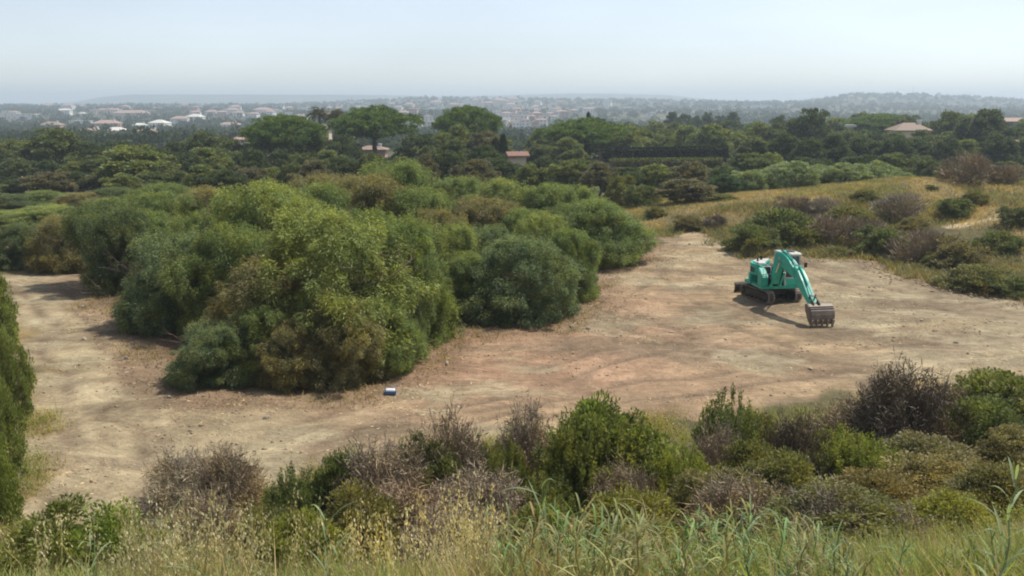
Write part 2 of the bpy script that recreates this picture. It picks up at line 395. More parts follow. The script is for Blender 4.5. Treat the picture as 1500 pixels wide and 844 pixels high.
# ------------------------------------------------------------------ crowns
def crown_mesh(name, seed, lobes, ncl, lpc, cr, L, W, droop=.4, outw=1., shell=.78, zmin=.05, inner=.12, mat='leaf', up=0., vert=.8):
    r = np.random.default_rng(seed); lobes = np.array(lobes, float)   # x y z rx rz
    wgt = lobes[:, 3]*lobes[:, 4]; wgt = wgt/wgt.sum()
    li = r.choice(len(lobes), ncl*4, p=wgt); d = rsph(ncl*4, r); lb = lobes[li]
    rr = np.where(r.random(ncl*4) < inner, r.uniform(.2, .7, ncl*4), np.where(r.random(ncl*4) < .14, r.uniform(1.02, 1.2, ncl*4), r.uniform(shell, 1.02, ncl*4)))
    c = lb[:, :3]+d*np.stack([lb[:, 3], lb[:, 3], lb[:, 4]], 1)*rr[:, None]
    keep = c[:, 2] > zmin
    for L_ in lobes:   # drop clumps buried deep inside other lobes
        q = (c-L_[:3])/np.array([L_[3], L_[3], L_[4]]); keep &= (np.linalg.norm(q, axis=1) > .62) | (r.random(len(c)) < .12)
    c = c[keep][:ncl]; d = d[keep][:ncl]; n = len(c)
    rad = cr*r.uniform(.55, 1.35, n)
    ii = np.repeat(np.arange(n), lpc); m = len(ii)
    e = rsph(m, r)
    if vert < 1: e[:, 2] = np.where(e[:, 2] < -.3, -e[:, 2], e[:, 2])
    p = c[ii]+e*rad[ii][:, None]*(r.random(m)**.45)[:, None]*np.array([1, 1, vert])
    ld = e*.7*outw+d[ii]*.4*outw+rsph(m, r)*.55; ld[:, 2] += up-droop
    LL = L*r.uniform(.6, 1.3, m)
    p[:, 2] = np.maximum(p[:, 2], .03)
    V, Q = leaves(p, ld, LL, W*r.uniform(.7, 1.3, m), r)
    return mesh_np(name, V, Q, mat)
def lobed(seed, n, r0, h, zlow=.3, flat_=1., skirt=False):
    r = np.random.default_rng(seed); out = [(0, 0, h*.48, r0*.74, h*.43)]
    if skirt:
        for k in range(9):
            a = k*2*PI/9+r.uniform(-.3, .3); rr = r.uniform(.26, .38)*r0; out.append((math.cos(a)*r0*.62, math.sin(a)*r0*.62, h*r.uniform(.08, .2), rr, h*.16))
    for k in range(n):
        a = k*2*PI/n*2.0+r.uniform(-.5, .5); q = r.uniform(.45, .78)*r0; rr = r.uniform(.22, .46)*r0
        z = r.uniform(zlow, .78)*h
        out.append((math.cos(a)*q, math.sin(a)*q, z, rr, rr*.85*flat_))
    for k in range(max(2, n//3)):
        a = r.uniform(0, 6.28); q = r.uniform(0, .35)*r0; rr = r.uniform(.32, .45)*r0
        out.append((math.cos(a)*q, math.sin(a)*q, h-rr*.8, rr, rr*.8))
    return out
def trunk_mesh(name, seed, h, r0, nb=5, spread=.5, base=.12, low=.25, mat='bark', multi=1):
    r = np.random.default_rng(seed); P = []
    for m in range(multi):
        a = r.uniform(0, 6.28); top = np.array([math.cos(a)*r0*.15*multi, math.sin(a)*r0*.15*multi, h*.75])
        ax = wob((math.cos(a)*.12*(multi-1), math.sin(a)*.12*(multi-1), -.15), top, r, 8, .03); P.append(tube(ax, np.linspace(base, base*.3, 8), 7))
        for k in range(nb):
            t = r.uniform(low, .9); i = t*7; s = ax[int(i)]*(1-i % 1)+ax[min(7, int(i)+1)]*(i % 1)
            b = r.uniform(0, 6.28); q = r.uniform(.5, .95)*r0*spread*2
            e = (s[0]+math.cos(b)*q, s[1]+math.sin(b)*q, min(h*.92, s[2]+r.uniform(.15, .4)*h))
            br = wob(s, e, r, 6, .07); P.append(tube(br, np.linspace(base*.5*(1-t*.5), base*.1, 6), 5))
            for j in range(3):
                s2 = br[r.integers(2, 5)]; e2 = s2+rsph(1, r)[0]*np.array([1, 1, .6])*r0*.35+np.array([0, 0, .12*h])
                P.append(tube(wob(s2, e2, r, 4, .07), np.linspace(base*.16, base*.04, 4), 4))
    V, Q = merge(P); return mesh_np(name, V, Q, mat, True)

# unit-ish prototypes (radius and height given, later scaled)
AC = []   # feathery wattle: r 3, h 6
for i in range(6):
    sd = 100+i; AC.append((crown_mesh('wattle_crown_%d' % i, sd, lobed(sd, 13, 3., 6., .12, skirt=True), 760, 190, .30, .17, .034, droop=.55, inner=.08, vert=1.9, outw=.55),
                           trunk_mesh('wattle_trunk_%d' % i, sd, 5.5, 2.6, 6, multi=3)))
OK_ = []  # dense dark oak: r 4, h 8
for i in range(5):
    sd = 200+i; OK_.append((crown_mesh('oak_crown_%d' % i, sd, lobed(sd, 10, 4., 8., .25), 200, 90, .72, .34, .22, droop=.0, inner=.1),
                            trunk_mesh('oak_trunk_%d' % i, sd, 7, 3.4, 6, base=.2)))
OL = []   # grey-green olive: r 3, h 5
for i in range(3):
    sd = 300+i; OL.append((crown_mesh('olive_crown_%d' % i, sd, lobed(sd, 8, 3., 5., .3), 170, 100, .5, .26, .1, droop=.1, inner=.1),
                           trunk_mesh('olive_trunk_%d' % i, sd, 4.4, 2.6, 6, base=.16)))
def pine_pair(i, seed, r0, h, ct):   # umbrella pine: crown thickness ct
    r = np.random.default_rng(seed); L = [(0, 0, h-ct*.55, r0*.72, ct*.5)]
    for ring, cnt, q, zz in ((0, 9, .72, .38), (1, 6, .42, .62), (2, 3, .15, .74)):
        for k in range(cnt):
            a = k*2*PI/cnt+r.uniform(-.2, .2); rr = r.uniform(.24, .31)*r0
            L.append((math.cos(a)*q*r0, math.sin(a)*q*r0, h-ct+zz*ct+r.uniform(-.05, .05)*ct, rr, rr*.75))
    cm = crown_mesh('pine_crown_%d' % i, seed, L, 300, 110, r0*.11, .36, .12, droop=-.35, inner=.05, zmin=h-ct*1.0)
    P = [tube(wob((0, 0, -.3), (0, 0, h-ct*.7), r, 7, .02), np.linspace(.42, .26, 7), 8)]
    for k in range(9):
        a = k*2*PI/9+.2; P.append(tube(wob((0, 0, h-ct*(1.1-.05*(k % 3))), (math.cos(a)*r0*.7, math.sin(a)*r0*.7, h-ct*.5), r, 6, .05), np.linspace(.17, .06, 6), 5))
    V, Q = merge(P); return cm, mesh_np('pine_trunk_%d' % i, V, Q, 'bark', True)
PINE = [pine_pair(0, 41, 6, 11, 5.2), pine_pair(1, 42, 6, 11, 4.6)]

GR = {'wattle': (AC, 3., 6.), 'oak': (OK_, 4., 8.), 'olive': (OL, 3., 5.)}
ntree = {}
def tree(kind, px, Y, topy, wpx, color, label, cat='tree', group=None, rad=None, name=None, dry=0.):
    """Y: depth in metres; topy: where the top shows in the photo; wpx: crown width there"""
    protos, r0, h0 = GR[kind]; k = ntree.get(kind, 0); ntree[kind] = k+1
    zt = zat(topy, Y); X_ = xat(px, Y, zt); g = h1(X_, Y); hh = max(1.2, zt-g)
    R = rad if rad else wpx/2*Y/F
    i = k % len(protos)
    o = link(name or {'wattle': 'wattle_tree', 'oak': 'oak_tree', 'olive': 'olive_tree'}[kind], None, loc=(X_, Y, g-.03), rot=(0, 0, rng.uniform(0, 6.28)))
    o.empty_display_size = .2
    s = (R/r0, R/r0, hh/h0)
    link('crown', protos[i][0], o, scale=s, color=(*color, dry)); link('trunk', protos[i][1], o, scale=s)
    tag(o, label, cat, group)
    return o
def pine(px, Y, topy, wpx, color, label, v=0, squash=1.):
    zt = zat(topy, Y); X_ = xat(px, Y, zt); g = h1(X_, Y); R = wpx/2*Y/F
    o = link('umbrella_pine', None, loc=(X_, Y, g-.05), rot=(0, 0, v*1.3+.4)); s = (R/6, R/6, (zt-g)/11)
    link('crown', PINE[v][0], o, scale=s, color=(*color, 0)); link('trunk', PINE[v][1], o, scale=s)
    tag(o, label, 'tree', 'umbrella pines'); return o
# ------------------------------------------------------------------ the wattle grove in the clearing
GRN = (.185, .245, .09); GRN2 = (.235, .285, .10); DGR = (.125, .165, .078); BRN = (.235, .225, .11); BLU = (.165, .22, .115)
grove = [  # px, depth, top y, width px, colour, dried share, label
 (482, 34.2, 314, 226, GRN2, .25, 'largest wattle tree of the grove, reaching the ground just behind the blue and white tub'),
 (395, 33.6, 376, 170, BRN, .9, 'brownish wattle tree at the front left of the grove, above the low grey-green bush'),
 (592, 37.0, 322, 120, GRN, .15, 'narrow green wattle tree pressed against the right side of the largest grove tree'),
 (250, 40.0, 342, 140, BLU, .1, 'dark green wattle tree on the left edge of the grove above the deepest shade'),
 (762, 41.5, 340, 140, BLU, .0, 'round dark weeping tree at the grove front, nearest the middle of the clearing'),
 (832, 45.5, 326, 80, GRN, .0, 'green weeping tree just right of and behind the round dark weeping tree'),
 (686, 42.5, 362, 90, GRN, .2, 'lower wattle tree filling the hollow between the largest tree and the round dark weeping tree'),
 (872, 57.0, 284, 125, GRN, .0, 'rounded green tree at the right-hand corner of the grove'),
 (178, 47.5, 296, 100, DGR, .0, 'dark broad tree at the left end of the grove behind the small fork-trunked tree'),
 (95, 54.0, 305, 95, BRN, .3, 'dull green tree over the far bend of the dirt track on the left'),
 (28, 55.0, 318, 90, DGR, .1, 'small dark tree at the left edge of the photo beyond the dirt track'),
 (378, 43.5, 262, 175, GRN2, .1, 'tall bright green wattle tree crowning the left half of the grove'),
 (300, 45.0, 305, 120, GRN, .55, 'wattle tree with browning crown in front of the tall bright green one'),
 (470, 52.0, 262, 130, GRN, .3, 'green wattle tree rising behind the largest grove tree'),
 (545, 55.0, 250, 140, BRN, .7, 'reddish brown tinged wattle tree in the middle of the grove crest'),
 (618, 54.0, 268, 120, GRN, .4, 'green and brown wattle tree right of the reddish brown one'),
 (702, 56.0, 282, 130, BRN, .9, 'mostly dried grey-brown wattle tree in the centre right of the grove'),
 (765, 54.0, 296, 90, GRN, .1, 'small green wattle tree behind the round dark weeping tree'),
 (648, 49.0, 300, 100, BRN, .5, 'brown and green wattle tree behind the hollow of the grove'),
 (735, 66.0, 254, 110, GRN2, .25, 'yellow-green wattle tree on the crest of the grove, right of its middle'),
 (808, 64.0, 262, 110, GRN, .2, 'green wattle tree on the crest of the grove near its right end'),
 (575, 67.0, 228, 120, GRN, .1, 'highest wattle tree at the back of the grove under the wide pine'),
 (470, 66.0, 248, 110, BRN, .3, 'dull wattle tree at the back of the grove, left of its highest tree'),
 (225, 58.0, 272, 120, GRN, .35, 'green wattle tree at the back left of the grove'),
 (300, 62.0, 266, 110, BRN, .2, 'olive green tree behind the left half of the grove'),
 (160, 64.0, 280, 110, GRN, .3, 'leafy tree at the back left end of the grove behind the dark broad tree'),
 (75, 70.0, 292, 110, GRN2, .0, 'bright yellow-green tree on the far left behind the dirt track'),
 (20, 74.0, 300, 90, GRN2, .0, 'bright green tree touching the left edge behind the dirt track'),
 (675, 72.0, 250, 110, GRN, .4, 'half-dried tree at the back of the grove above the centre hollow'),
 (545, 42.0, 300, 120, GRN, .1, 'green wattle tree directly behind the largest grove tree'),
 (440, 41.0, 288, 120, GRN2, .2, 'light green wattle tree between the tall bright one and the largest tree'),
 (905, 60.0, 318, 55, BLU, .0, 'small drooping tree at the far right tip of the grove'),
]
grove += [
 (330, 38.5, 330, 130, GRN, .5, 'mixed green and tan wattle tree between the dark left-edge tree and the brownish one'),
 (655, 45, 320, 100, GRN2, .1, 'light green wattle tree above the hollow at the centre of the grove'),
 (720, 47.5, 322, 90, BLU, .2, 'soft grey-green wattle tree just behind the round dark weeping tree'),
 (205, 49, 300, 110, GRN, .2, 'green wattle tree between the dark broad tree and the dark green left-edge tree'),
 (790, 50, 306, 90, GRN2, .1, 'light green wattle tree above the green weeping tree'),
 (415, 47, 268, 120, GRN2, .2, 'light green wattle tree just right of the tall bright green one'),
 (850, 68, 272, 90, GRN, .1, 'green wattle tree at the right end of the grove crest'),
]
for a in grove:
    tree('wattle', a[0], a[1], a[2]+(12 if a[1] > 40 else 5), a[3]*1.27, a[4], a[6], group='trees of the grove in the clearing', dry=a[5]*.42)
tree('wattle', 316, 31.4, 474, 150, BLU, 'low grey-green spreading bush at the front left foot of the grove', cat='bush', name='bush', dry=.15)
tree('wattle', 490, 31.8, 440, 170, BRN, 'leafy skirt bush under the front of the largest grove tree', cat='bush', name='bush', dry=.15)
tree('wattle', 380, 31.9, 448, 150, GRN, 'feathery green bush between the low grey-green bush and the largest grove tree', cat='bush', name='bush', dry=.1)
tree('wattle', 430, 31.2, 470, 130, BRN, 'olive brown bush at the very front of the grove', cat='bush', name='bush', dry=.2)
tree('wattle', 560, 32.8, 440, 110, GRN, 'drooping green bush at the front right foot of the largest grove tree', cat='bush', name='bush')
tree('wattle', 600, 34.6, 440, 60, DGR, 'small dark bush at the right foot of the largest grove tree', cat='bush', name='bush')
tree('wattle', 645, 37.5, 470, 46, GRN2, 'light green sapling at the grove edge beside bare reddish soil', cat='bush', name='bush')
tree('wattle', 850, 48.5, 390, 50, BLU, 'small weeping bush at the right side of the green weeping tree', cat='bush', name='bush')
tree('wattle', 222, 42.0, 404, 80, DGR, 'dark undergrowth bush right of the fallen branch at the grove left end', cat='bush', name='bush', dry=.3)
for px, Yd, ty, wp, c, lb in ((5, 88, 286, 70, DGR, 'dark low bush at the left edge at the foot of the wood'), (60, 92, 280, 70, GRN, 'green low bush at far left at the foot of the wood'), (110, 86, 284, 60, BRN, 'brownish low bush left of the grove at the foot of the wood'), (170, 90, 276, 70, DGR, 'dark bush behind the left end of the grove'), (235, 86, 270, 70, GRN, 'green bush in the gap between grove and wood on the left')):
    tree('wattle', px, Yd, ty, wp*1.3, c, lb, cat='bush', name='bush')
# forked trunks of the left-end tree leaning out from under its crown
r = np.random.default_rng(15); fx, fy = flat(150, 418); P = []
for e in ((-1.0, .2, 2.5), (.5, .3, 2.8), (-.3, -.2, 2.2)): P.append(tube(wob((0, 0, -.2), e, r, 7, .05), np.linspace(.13, .05, 7), 7))
V, Q = merge(P); fo = link('wattle_tree', None, loc=(fx, fy, h1(fx, fy))); link('trunk', mesh_np('forked_trunk', V, Q, 'pale_bark', True), fo)
sd = 150; link('crown', crown_mesh('lifted_crown', sd, [(0, .3, 3.4, 1.6, .9), (-1.1, .2, 3.0, .9, .7), (.9, .4, 3.3, 1.0, .8), (-.3, -.4, 3.7, .9, .7)], 170, 190, .3, .16, .034, droop=.5, vert=1.6, outw=.6), fo, color=(*DGR, 0)); tag(fo, 'small tree on pale forked trunks leaning over the track at the grove left end', 'tree', 'trees of the grove in the clearing')
# bare fallen branch beside the track
r = np.random.default_rng(5); P = []
bx, by = flat(158, 436)
for k in range(9):
    a = r.uniform(1.8, 4.2); L = r.uniform(.8, 2.4)
    P.append(tube(wob((0, 0, .05), (math.cos(a)*L, math.sin(a)*L*.5, r.uniform(.3, 1.4)), r, 6, .1), np.linspace(.045, .012, 6), 5))
Vv, Qq = merge(P)
tag(link('fallen_branch', mesh_np('fallen_branch', Vv, Qq, 'pale_bark', True), loc=(bx, by, h1(bx, by))), 'pale bare fallen branch sprawling at the left foot of the grove beside the dirt track', 'branch')

# ------------------------------------------------------------------ the wood behind
LM = [(0, 'the left edge of the photo'), (60, 'the far-left brown roof'), (180, 'the pink and cream villas'), (300, 'the paired white villas'), (418, 'the dome-shaped pine'), (480, 'the two palms'), (545, 'the visible-trunk pine'),
      (685, 'the round-topped pine'), (737, 'the thin cypress'), (757, 'the red-roofed cottage'), (850, 'the broad low pine'), (975, 'the long clipped hedge'), (1190, 'the tall round oak'), (1328, 'the brown-roofed villa'), (1450, 'the big far-right oak'), (1500, 'the right edge of the photo')]
used = {}
def place_phrase(px, row, what, ban=None):
    """what it is + where it stands, from landmarks one can find; ordinals keep each phrase single"""
    best = min((l for l in LM if l[1] != ban), key=lambda l: abs(l[0]-px)); side = 'right of' if px > best[0] else 'left of'
    if abs(px-best[0]) < 9: side = 'in line with'
    key = (what, row, side, best[1]); n = used.get(key, 0)+1; used[key] = n
    od = ['', 'second ', 'third ', 'fourth ', 'fifth ', 'sixth ', 'seventh ', 'eighth ', 'ninth '][n-1]
    return f'{od}{what}, {row}, {side} {best[1]}'
DK = (.085, .115, .065); DK2 = (.125, .155, .078); DK3 = (.175, .21, .09); PG = (.115, .175, .06); OLV = (.24, .30, .19); GYB = (.155, .15, .105)
tree('oak', 72, 150, 193, 110, DK2, 'broad spreading dark oak at far left with the highest crown of its row', group='trees of the wood')
tree('oak', 1190, 190, 163, 62, DK, 'tall round dark oak standing above the wood in front of the right-hand hill', group='trees of the wood')
tree('oak', 1448, 185, 166, 78, DK, 'big round dark oak far right beside two half-hidden pale roofs', group='trees of the wood')
tree('oak', 1398, 205, 168, 60, DK2, 'pointed dark tree just left of the big round oak far right', group='trees of the wood')
tree('oak', 1005, 84, 264, 84, GYB, 'dull olive-brown round bush-like tree standing alone at the edge of the dry mound', group='trees of the wood')
tree('oak', 200, 112, 218, 130, DK3, 'broad mid-green oak in front of the villas on the left', group='trees of the wood')
tree('oak', 500, 150, 200, 56, DK, 'very dark tree left of the pine with the visible trunk', group='trees of the wood')
tree('oak', 672, 150, 188, 46, DK3, 'small round mid-green tree in front of the round-topped pine', group='trees of the wood')
tree('oak', 712, 148, 197, 56, GYB, 'greyish tree at the right foot of the round-topped pine', group='trees of the wood')
pine(416, 152, 169, 122, PG, 'dome-shaped umbrella pine, leftmost of the row of pines', 0)
pine(548, 165, 160, 128, PG, 'wide umbrella pine whose dark trunk shows before a pinkish house', 1)
pine(685, 172, 156, 98, PG, 'round-topped umbrella pine standing clear against the hazy town', 0)
pine(852, 168, 177, 130, PG, 'broad low umbrella pine right of the thin cypress', 1)
pine(1292, 256, 167, 110, PG, 'flat bright-topped umbrella pine behind the brown-roofed villa', 0)
r2 = np.random.default_rng(21)
ROWS = [ # depth, jitter, row phrase, spacing px, width px, palette, envelope px->top y
 (104, 8, 'nearest wood row', 40, 58, (DK2, DK3, DK, GYB), [(-20,268),(40,262),(100,250),(150,262),(260,250),(340,245),(500,238),(560,222),(600,232),(640,222),(700,232),(780,240),(840,236),(900,243),(960,248),(1010,240),(1060,246),(1330,262),(1360,252),(1400,246),(1440,258),(1500,262),(1560,255)]),
 (128, 8, 'second wood row', 38, 60, (DK, DK2, DK, DK3), [(-20,236),(20,232),(140,236),(150,222),(250,220),(330,222),(400,224),(470,222),(560,228),(620,215),(700,212),(745,238),(800,232),(860,230),(900,240),(1070,238),(1090,224),(1200,232),(1300,226),(1400,232),(1500,238),(1560,232)]),
 (155, 8, 'third wood row', 40, 62, (DK, DK2, DK, DK3), [(-20,205),(0,206),(40,210),(120,206),(165,207),(230,212),(275,200),(320,203),(370,205),(480,205),(590,208),(620,196),(720,202),(757,226),(790,205),(900,212),(940,226),(1000,226),(1060,224),(1090,208),(1130,200),(1200,203),(1300,205),(1380,202),(1500,205),(1560,205)]),
 (195, 10, 'back wood row', 36, 54, (DK3, DK2, DK, DK2), [(470,206),(640,204),(750,215),(780,192),(830,186),(920,184),(960,190),(1020,188),(1080,192),(1120,184),(1180,186),(1250,188),(1300,194),(1350,194),(1400,188),(1500,186),(1560,184)]),
 (262, 14, 'farthest wood row', 36, 56, (DK, DK2, DK3, PG), [(880,180),(930,176),(960,182),(1040,186),(1100,178),(1160,174),(1240,173),(1340,176),(1420,176),(1500,180),(1560,180)]),
]
names = {0: 'dark oak', 1: 'mid-green oak', 2: 'olive-green tree', 3: 'grey-green tree'}
def colname(c): return {DK: 'very dark oak', DK2: 'dark green oak', DK3: 'mid-green tree', GYB: 'greyish tree', PG: 'bright-topped tree', OLV: 'grey-green olive'}[c]
for (Y0, jit, rowname, sp, wd_, pal, env) in ROWS:
    ex = [e[0] for e in env]; ey = [e[1] for e in env]
    px = ex[0]
    while px <= ex[-1]:
        yy = Y0+r2.uniform(-jit, jit); top = np.interp(px, ex, ey)+r2.uniform(-5, 6)
        c = pal[r2.integers(0, len(pal))]; wpx = wd_*r2.uniform(.8, 1.25)
        if 870 < px < 1090 and Y0 == 195: c = DK3
        skip = (Y0 < 110 and 560 < px < 600)
        if 738 < px < 776 and 120 < Y0 < 200: top = max(top, 236)           # gap that shows the cottage
        if 1245 < px < 1405 and Y0 == 195: top = max(top, 194)
        if 870 < px < 1080 and Y0 == 155: top = max(top, 240)
        if 885 < px < 1070 and Y0 == 128: top = max(top, 246)
        if 505 < px < 590 and 110 < Y0 < 200: top = max(top, 232)
        if rowname.startswith('nearest') and 905 < px < 1075: top = max(top, 240)
        if not skip and 0 <= px <= 1510 or (Y0 > 0 and -20 <= px <= 1560):
            if not skip: tree('oak', px, yy, top, wpx, c, place_phrase(px, rowname, colname(c)), group='trees of the wood')
        px += sp*r2.uniform(.75, 1.25)
# olives in front of the right-hand wood
for i, (px, top, wp) in enumerate([(1062,256,46),(1100,250,50),(1132,244,56),(1168,238,60),(1180,256,40),(1206,244,50),(1238,240,52),(1262,250,44),(1292,238,54),(1318,252,30)]):
    ordn = ['first', 'second', 'third', 'fourth', 'fifth', 'sixth', 'seventh', 'eighth', 'ninth', 'tenth'][i]
    tree('olive', px, 92+(i % 3)*3, top, wp*1.15, OLV if i else (.07,.12,.06), f'grey-green round olive, {ordn} from the left in the row behind the dry mound', group='olives behind the mound')
# skyline trees far right of centre
for i, px in enumerate([985, 1002, 1020, 1038, 1055, 1074]):
    ordn = ['first', 'second', 'third', 'fourth', 'fifth', 'sixth'][i]
    tree('oak', px, 360+i*4, 168+(i*7 % 5)*1.4, 30, DK, f'distant dark tree, {ordn} from the left in the short row above the long clipped hedge', group='distant row of trees')
# cypresses
def cypress_mesh(name, seed, h, rr):
    r = np.random.default_rng(seed); n = 5000; z = r.uniform(.03, 1, n)**.9*h; q = rr*np.sin(np.clip(z/h, .02, 1)*PI)**.55*(.6+.4*r.random(n)); a = r.uniform(0, 6.28, n)
    p = np.stack([np.cos(a)*q, np.sin(a)*q, z], 1); d = np.stack([np.cos(a)*.4, np.sin(a)*.4, np.ones(n)], 1)+rsph(n, r)*.3
    V, Q = leaves(p, d, r.uniform(.25, .5, n), .12, r); return mesh_np(name, V, Q, 'leaf')
CYM = cypress_mesh('cypress_crown', 3, 7, .7); V_, Q_ = tube([(0,0,-.2),(0,0,3),(0,0,6.2)], [.14,.1,.03]); CYT = mesh_np('cypress_trunk', V_, Q_, 'bark', True)
def cypress(px, Y, topy, label):
    zt = zat(topy, Y); X_ = xat(px, Y, zt); g = h1(X_, Y); o = link('cypress_tree', None, loc=(X_, Y, g)); s = (1, 1, (zt-g)/7)
    link('crown', CYM, o, scale=s, color=(.03,.05,.02,0)); link('trunk', CYT, o, scale=s); tag(o, label, 'tree', 'cypresses')
cypress(737, 142, 199, 'thin dark cypress just left of the small red-roofed cottage'); cypress(726, 146, 204, 'shorter thin cypress immediately left of the first thin cypress')
cypress(862, 176, 168, 'thin cypress tip poking above the broad low pine')
# palms
def palm_meshes(seed):
    r = np.random.default_rng(seed); P = []
    for k in range(34):
        a = r.uniform(0, 6.28); el = r.uniform(-.5, 1.3); L = r.uniform(1.6, 2.2)
        t = np.linspace(0, 1, 8); d = np.array([math.cos(a)*math.cos(el), math.sin(a)*math.cos(el), math.sin(el)])
        pts = d*t[:, None]*L+np.array([0, 0, -1.])*(t**2)[:, None]*L*.55+np.array([0, 0, 8.2])
        P.append(tube(pts, np.linspace(.035, .01, 8), 3))
        m = 60; tt = r.uniform(.15, 1, m); pp = np.stack([np.interp(tt, t, pts[:, c]) for c in range(3)], 1)
        s = np.cross(d, [0, 0, 1.]); s /= np.linalg.norm(s); dd = s*np.where(r.random(m) < .5, 1, -1)[:, None]+d*.5+np.array([0, 0, -.45])
        P.append(leaves(pp, dd, .5, .07, r))
    V, Q = merge([(v, q) for v, q in P]); fr = mesh_np('palm_fronds', V, Q, 'leaf')
    V, Q = tube(wob((0,0,-.3), (0,0,8.2), r, 8, .01), np.linspace(.28, .2, 8), 8); return fr, mesh_np('palm_trunk', V, Q, 'bark', True)
PM = palm_meshes(4)
for px, top, lab in ((467, 152, 'left of two palms standing against the hazy town beyond the wood'), (491, 156, 'right of two palms standing against the hazy town beyond the wood')):
    Yp = 190; zt = zat(top, Yp); X_ = xat(px, Yp, zt); g = h1(X_, Yp); o = link('palm_tree', None, loc=(X_, Yp, g), rot=px)
    k = (zt-g)/9.4; link('crown', PM[0], o, scale=(k*1.1, k*1.1, k), color=(.09,.10,.045,.35)); link('trunk', PM[1], o, scale=k); tag(o, lab, 'palm', 'two palms')
# long clipped hedge: a box of small leaves
def hedge(px0, px1, Y0, Y1, topy, ht, th, col, label):
    a = np.array([xat(px0, Y0, zat(topy, Y0)), Y0, 0.]); b = np.array([xat(px1, Y1, zat(topy, Y1)), Y1, 0.]); L = np.linalg.norm(b-a); zt = zat(topy, (Y0+Y1)/2)
    r = np.random.default_rng(int(px0)); n = int(L*(ht*2+th)*55); t = r.random(n)*L; u = r.random(n)*(2*ht+th)
    yy = np.where(u < ht, -th/2, np.where(u < ht+th, u-ht-th/2, th/2)); zz = np.where(u < ht, u, np.where(u < ht+th, ht, u-ht-th))
    nn = np.stack([np.zeros(n), np.where(u < ht, -1., np.where(u < ht+th, 0, 1.)), np.where((u >= ht) & (u < ht+th), 1., .2)], 1)
    p = np.stack([t, yy, zz], 1)+rsph(n, r)*.12
    V, Q = leaves(p, nn*.6+rsph(n, r), .35, .2, r)
    root = link('clipped_hedge', mesh_np('hedge_leaves', V, Q, 'leaf'), loc=(a[0], a[1], zt-ht), rot=math.atan2(b[1]-a[1], b[0]-a[0]), color=(*col, 0))
    bm = bmesh.new(); bmesh.ops.create_cube(bm, size=1); bmesh.ops.scale(bm, vec=(L-.3, th-.3, ht+2.5), verts=bm.verts); bmesh.ops.translate(bm, vec=(L/2, 0, ht/2-1.4), verts=bm.verts)
    bmesh.ops.subdivide_edges(bm, edges=bm.edges[:], cuts=4, use_grid_fill=True)
    me = bpy.data.meshes.new('hedge_stems'); bm.to_mesh(me); me.materials.append(MATS['bark']); link('branches', me, root)
    tag(root, label, 'hedge')
hedge(878, 1064, 150, 158, 217.5, 2.4, 1.6, (.016, .028, .018), 'long dark clipped hedge running level across the wood right of the broad low pine')
hedge(895, 1056, 140, 143, 234, 1.2, 2.2, (.11, .13, .05), 'long light green low hedge in front of the dark clipped hedge')

# ------------------------------------------------------------------ far-off wood between the villas: one mass
HOUSES = []   # x, y, radius kept free
# ------------------------------------------------------------------ houses
def bm_new(): return bmesh.new()
def add_box(bm, x0, x1, y0, y1, z0, z1):
    vs = [bm.verts.new(p) for p in [(x0,y0,z0),(x1,y0,z0),(x1,y1,z0),(x0,y1,z0),(x0,y0,z1),(x1,y0,z1),(x1,y1,z1),(x0,y1,z1)]]
    for f in ((0,3,2,1),(4,5,6,7),(0,1,5,4),(1,2,6,5),(2,3,7,6),(3,0,4,7)): bm.faces.new([vs[i] for i in f])
    return vs
def to_mesh(name, bm, mat, smooth=False, bev=0.):
    if bev: bmesh.ops.bevel(bm, geom=bm.edges[:], offset=bev, segments=2, affect='EDGES', clamp_overlap=True)
    bmesh.ops.recalc_face_normals(bm, faces=bm.faces[:])
    me = bpy.data.meshes.new(name); bm.to_mesh(me); bm.free(); me.materials.append(MATS[mat])
    if smooth:
        for p in me.polygons: p.use_smooth = True
    return me
def roof_bm(w_, d_, hr, ov, th, kind, z):
    bm = bm_new(); x = w_/2+ov; y = d_/2+ov
    if kind == 'flat': add_box(bm, -x, x, -y, y, z+.003, z+.5); return bm
    rx = x-(y*.95 if kind == 'hip' else 0)
    low = [(-x,-y,z),(x,-y,z),(x,y,z),(-x,y,z)]; B = [bm.verts.new((a, b, c+.003)) for a, b, c in low]; T = [bm.verts.new((a, b, c+th)) for a, b, c in low]
    r0 = bm.verts.new((-rx, 0, z+th+hr)); r1 = bm.verts.new((rx, 0, z+th+hr))
    bm.faces.new(B[::-1])
    for i in range(4): bm.faces.new([B[i], B[(i+1) % 4], T[(i+1) % 4], T[i]])
    bm.faces.new([T[0], T[1], r1, r0]); bm.faces.new([T[1], T[2], r1]); bm.faces.new([T[2], T[3], r0, r1]); bm.faces.new([T[3], T[0], r0])
    return bm
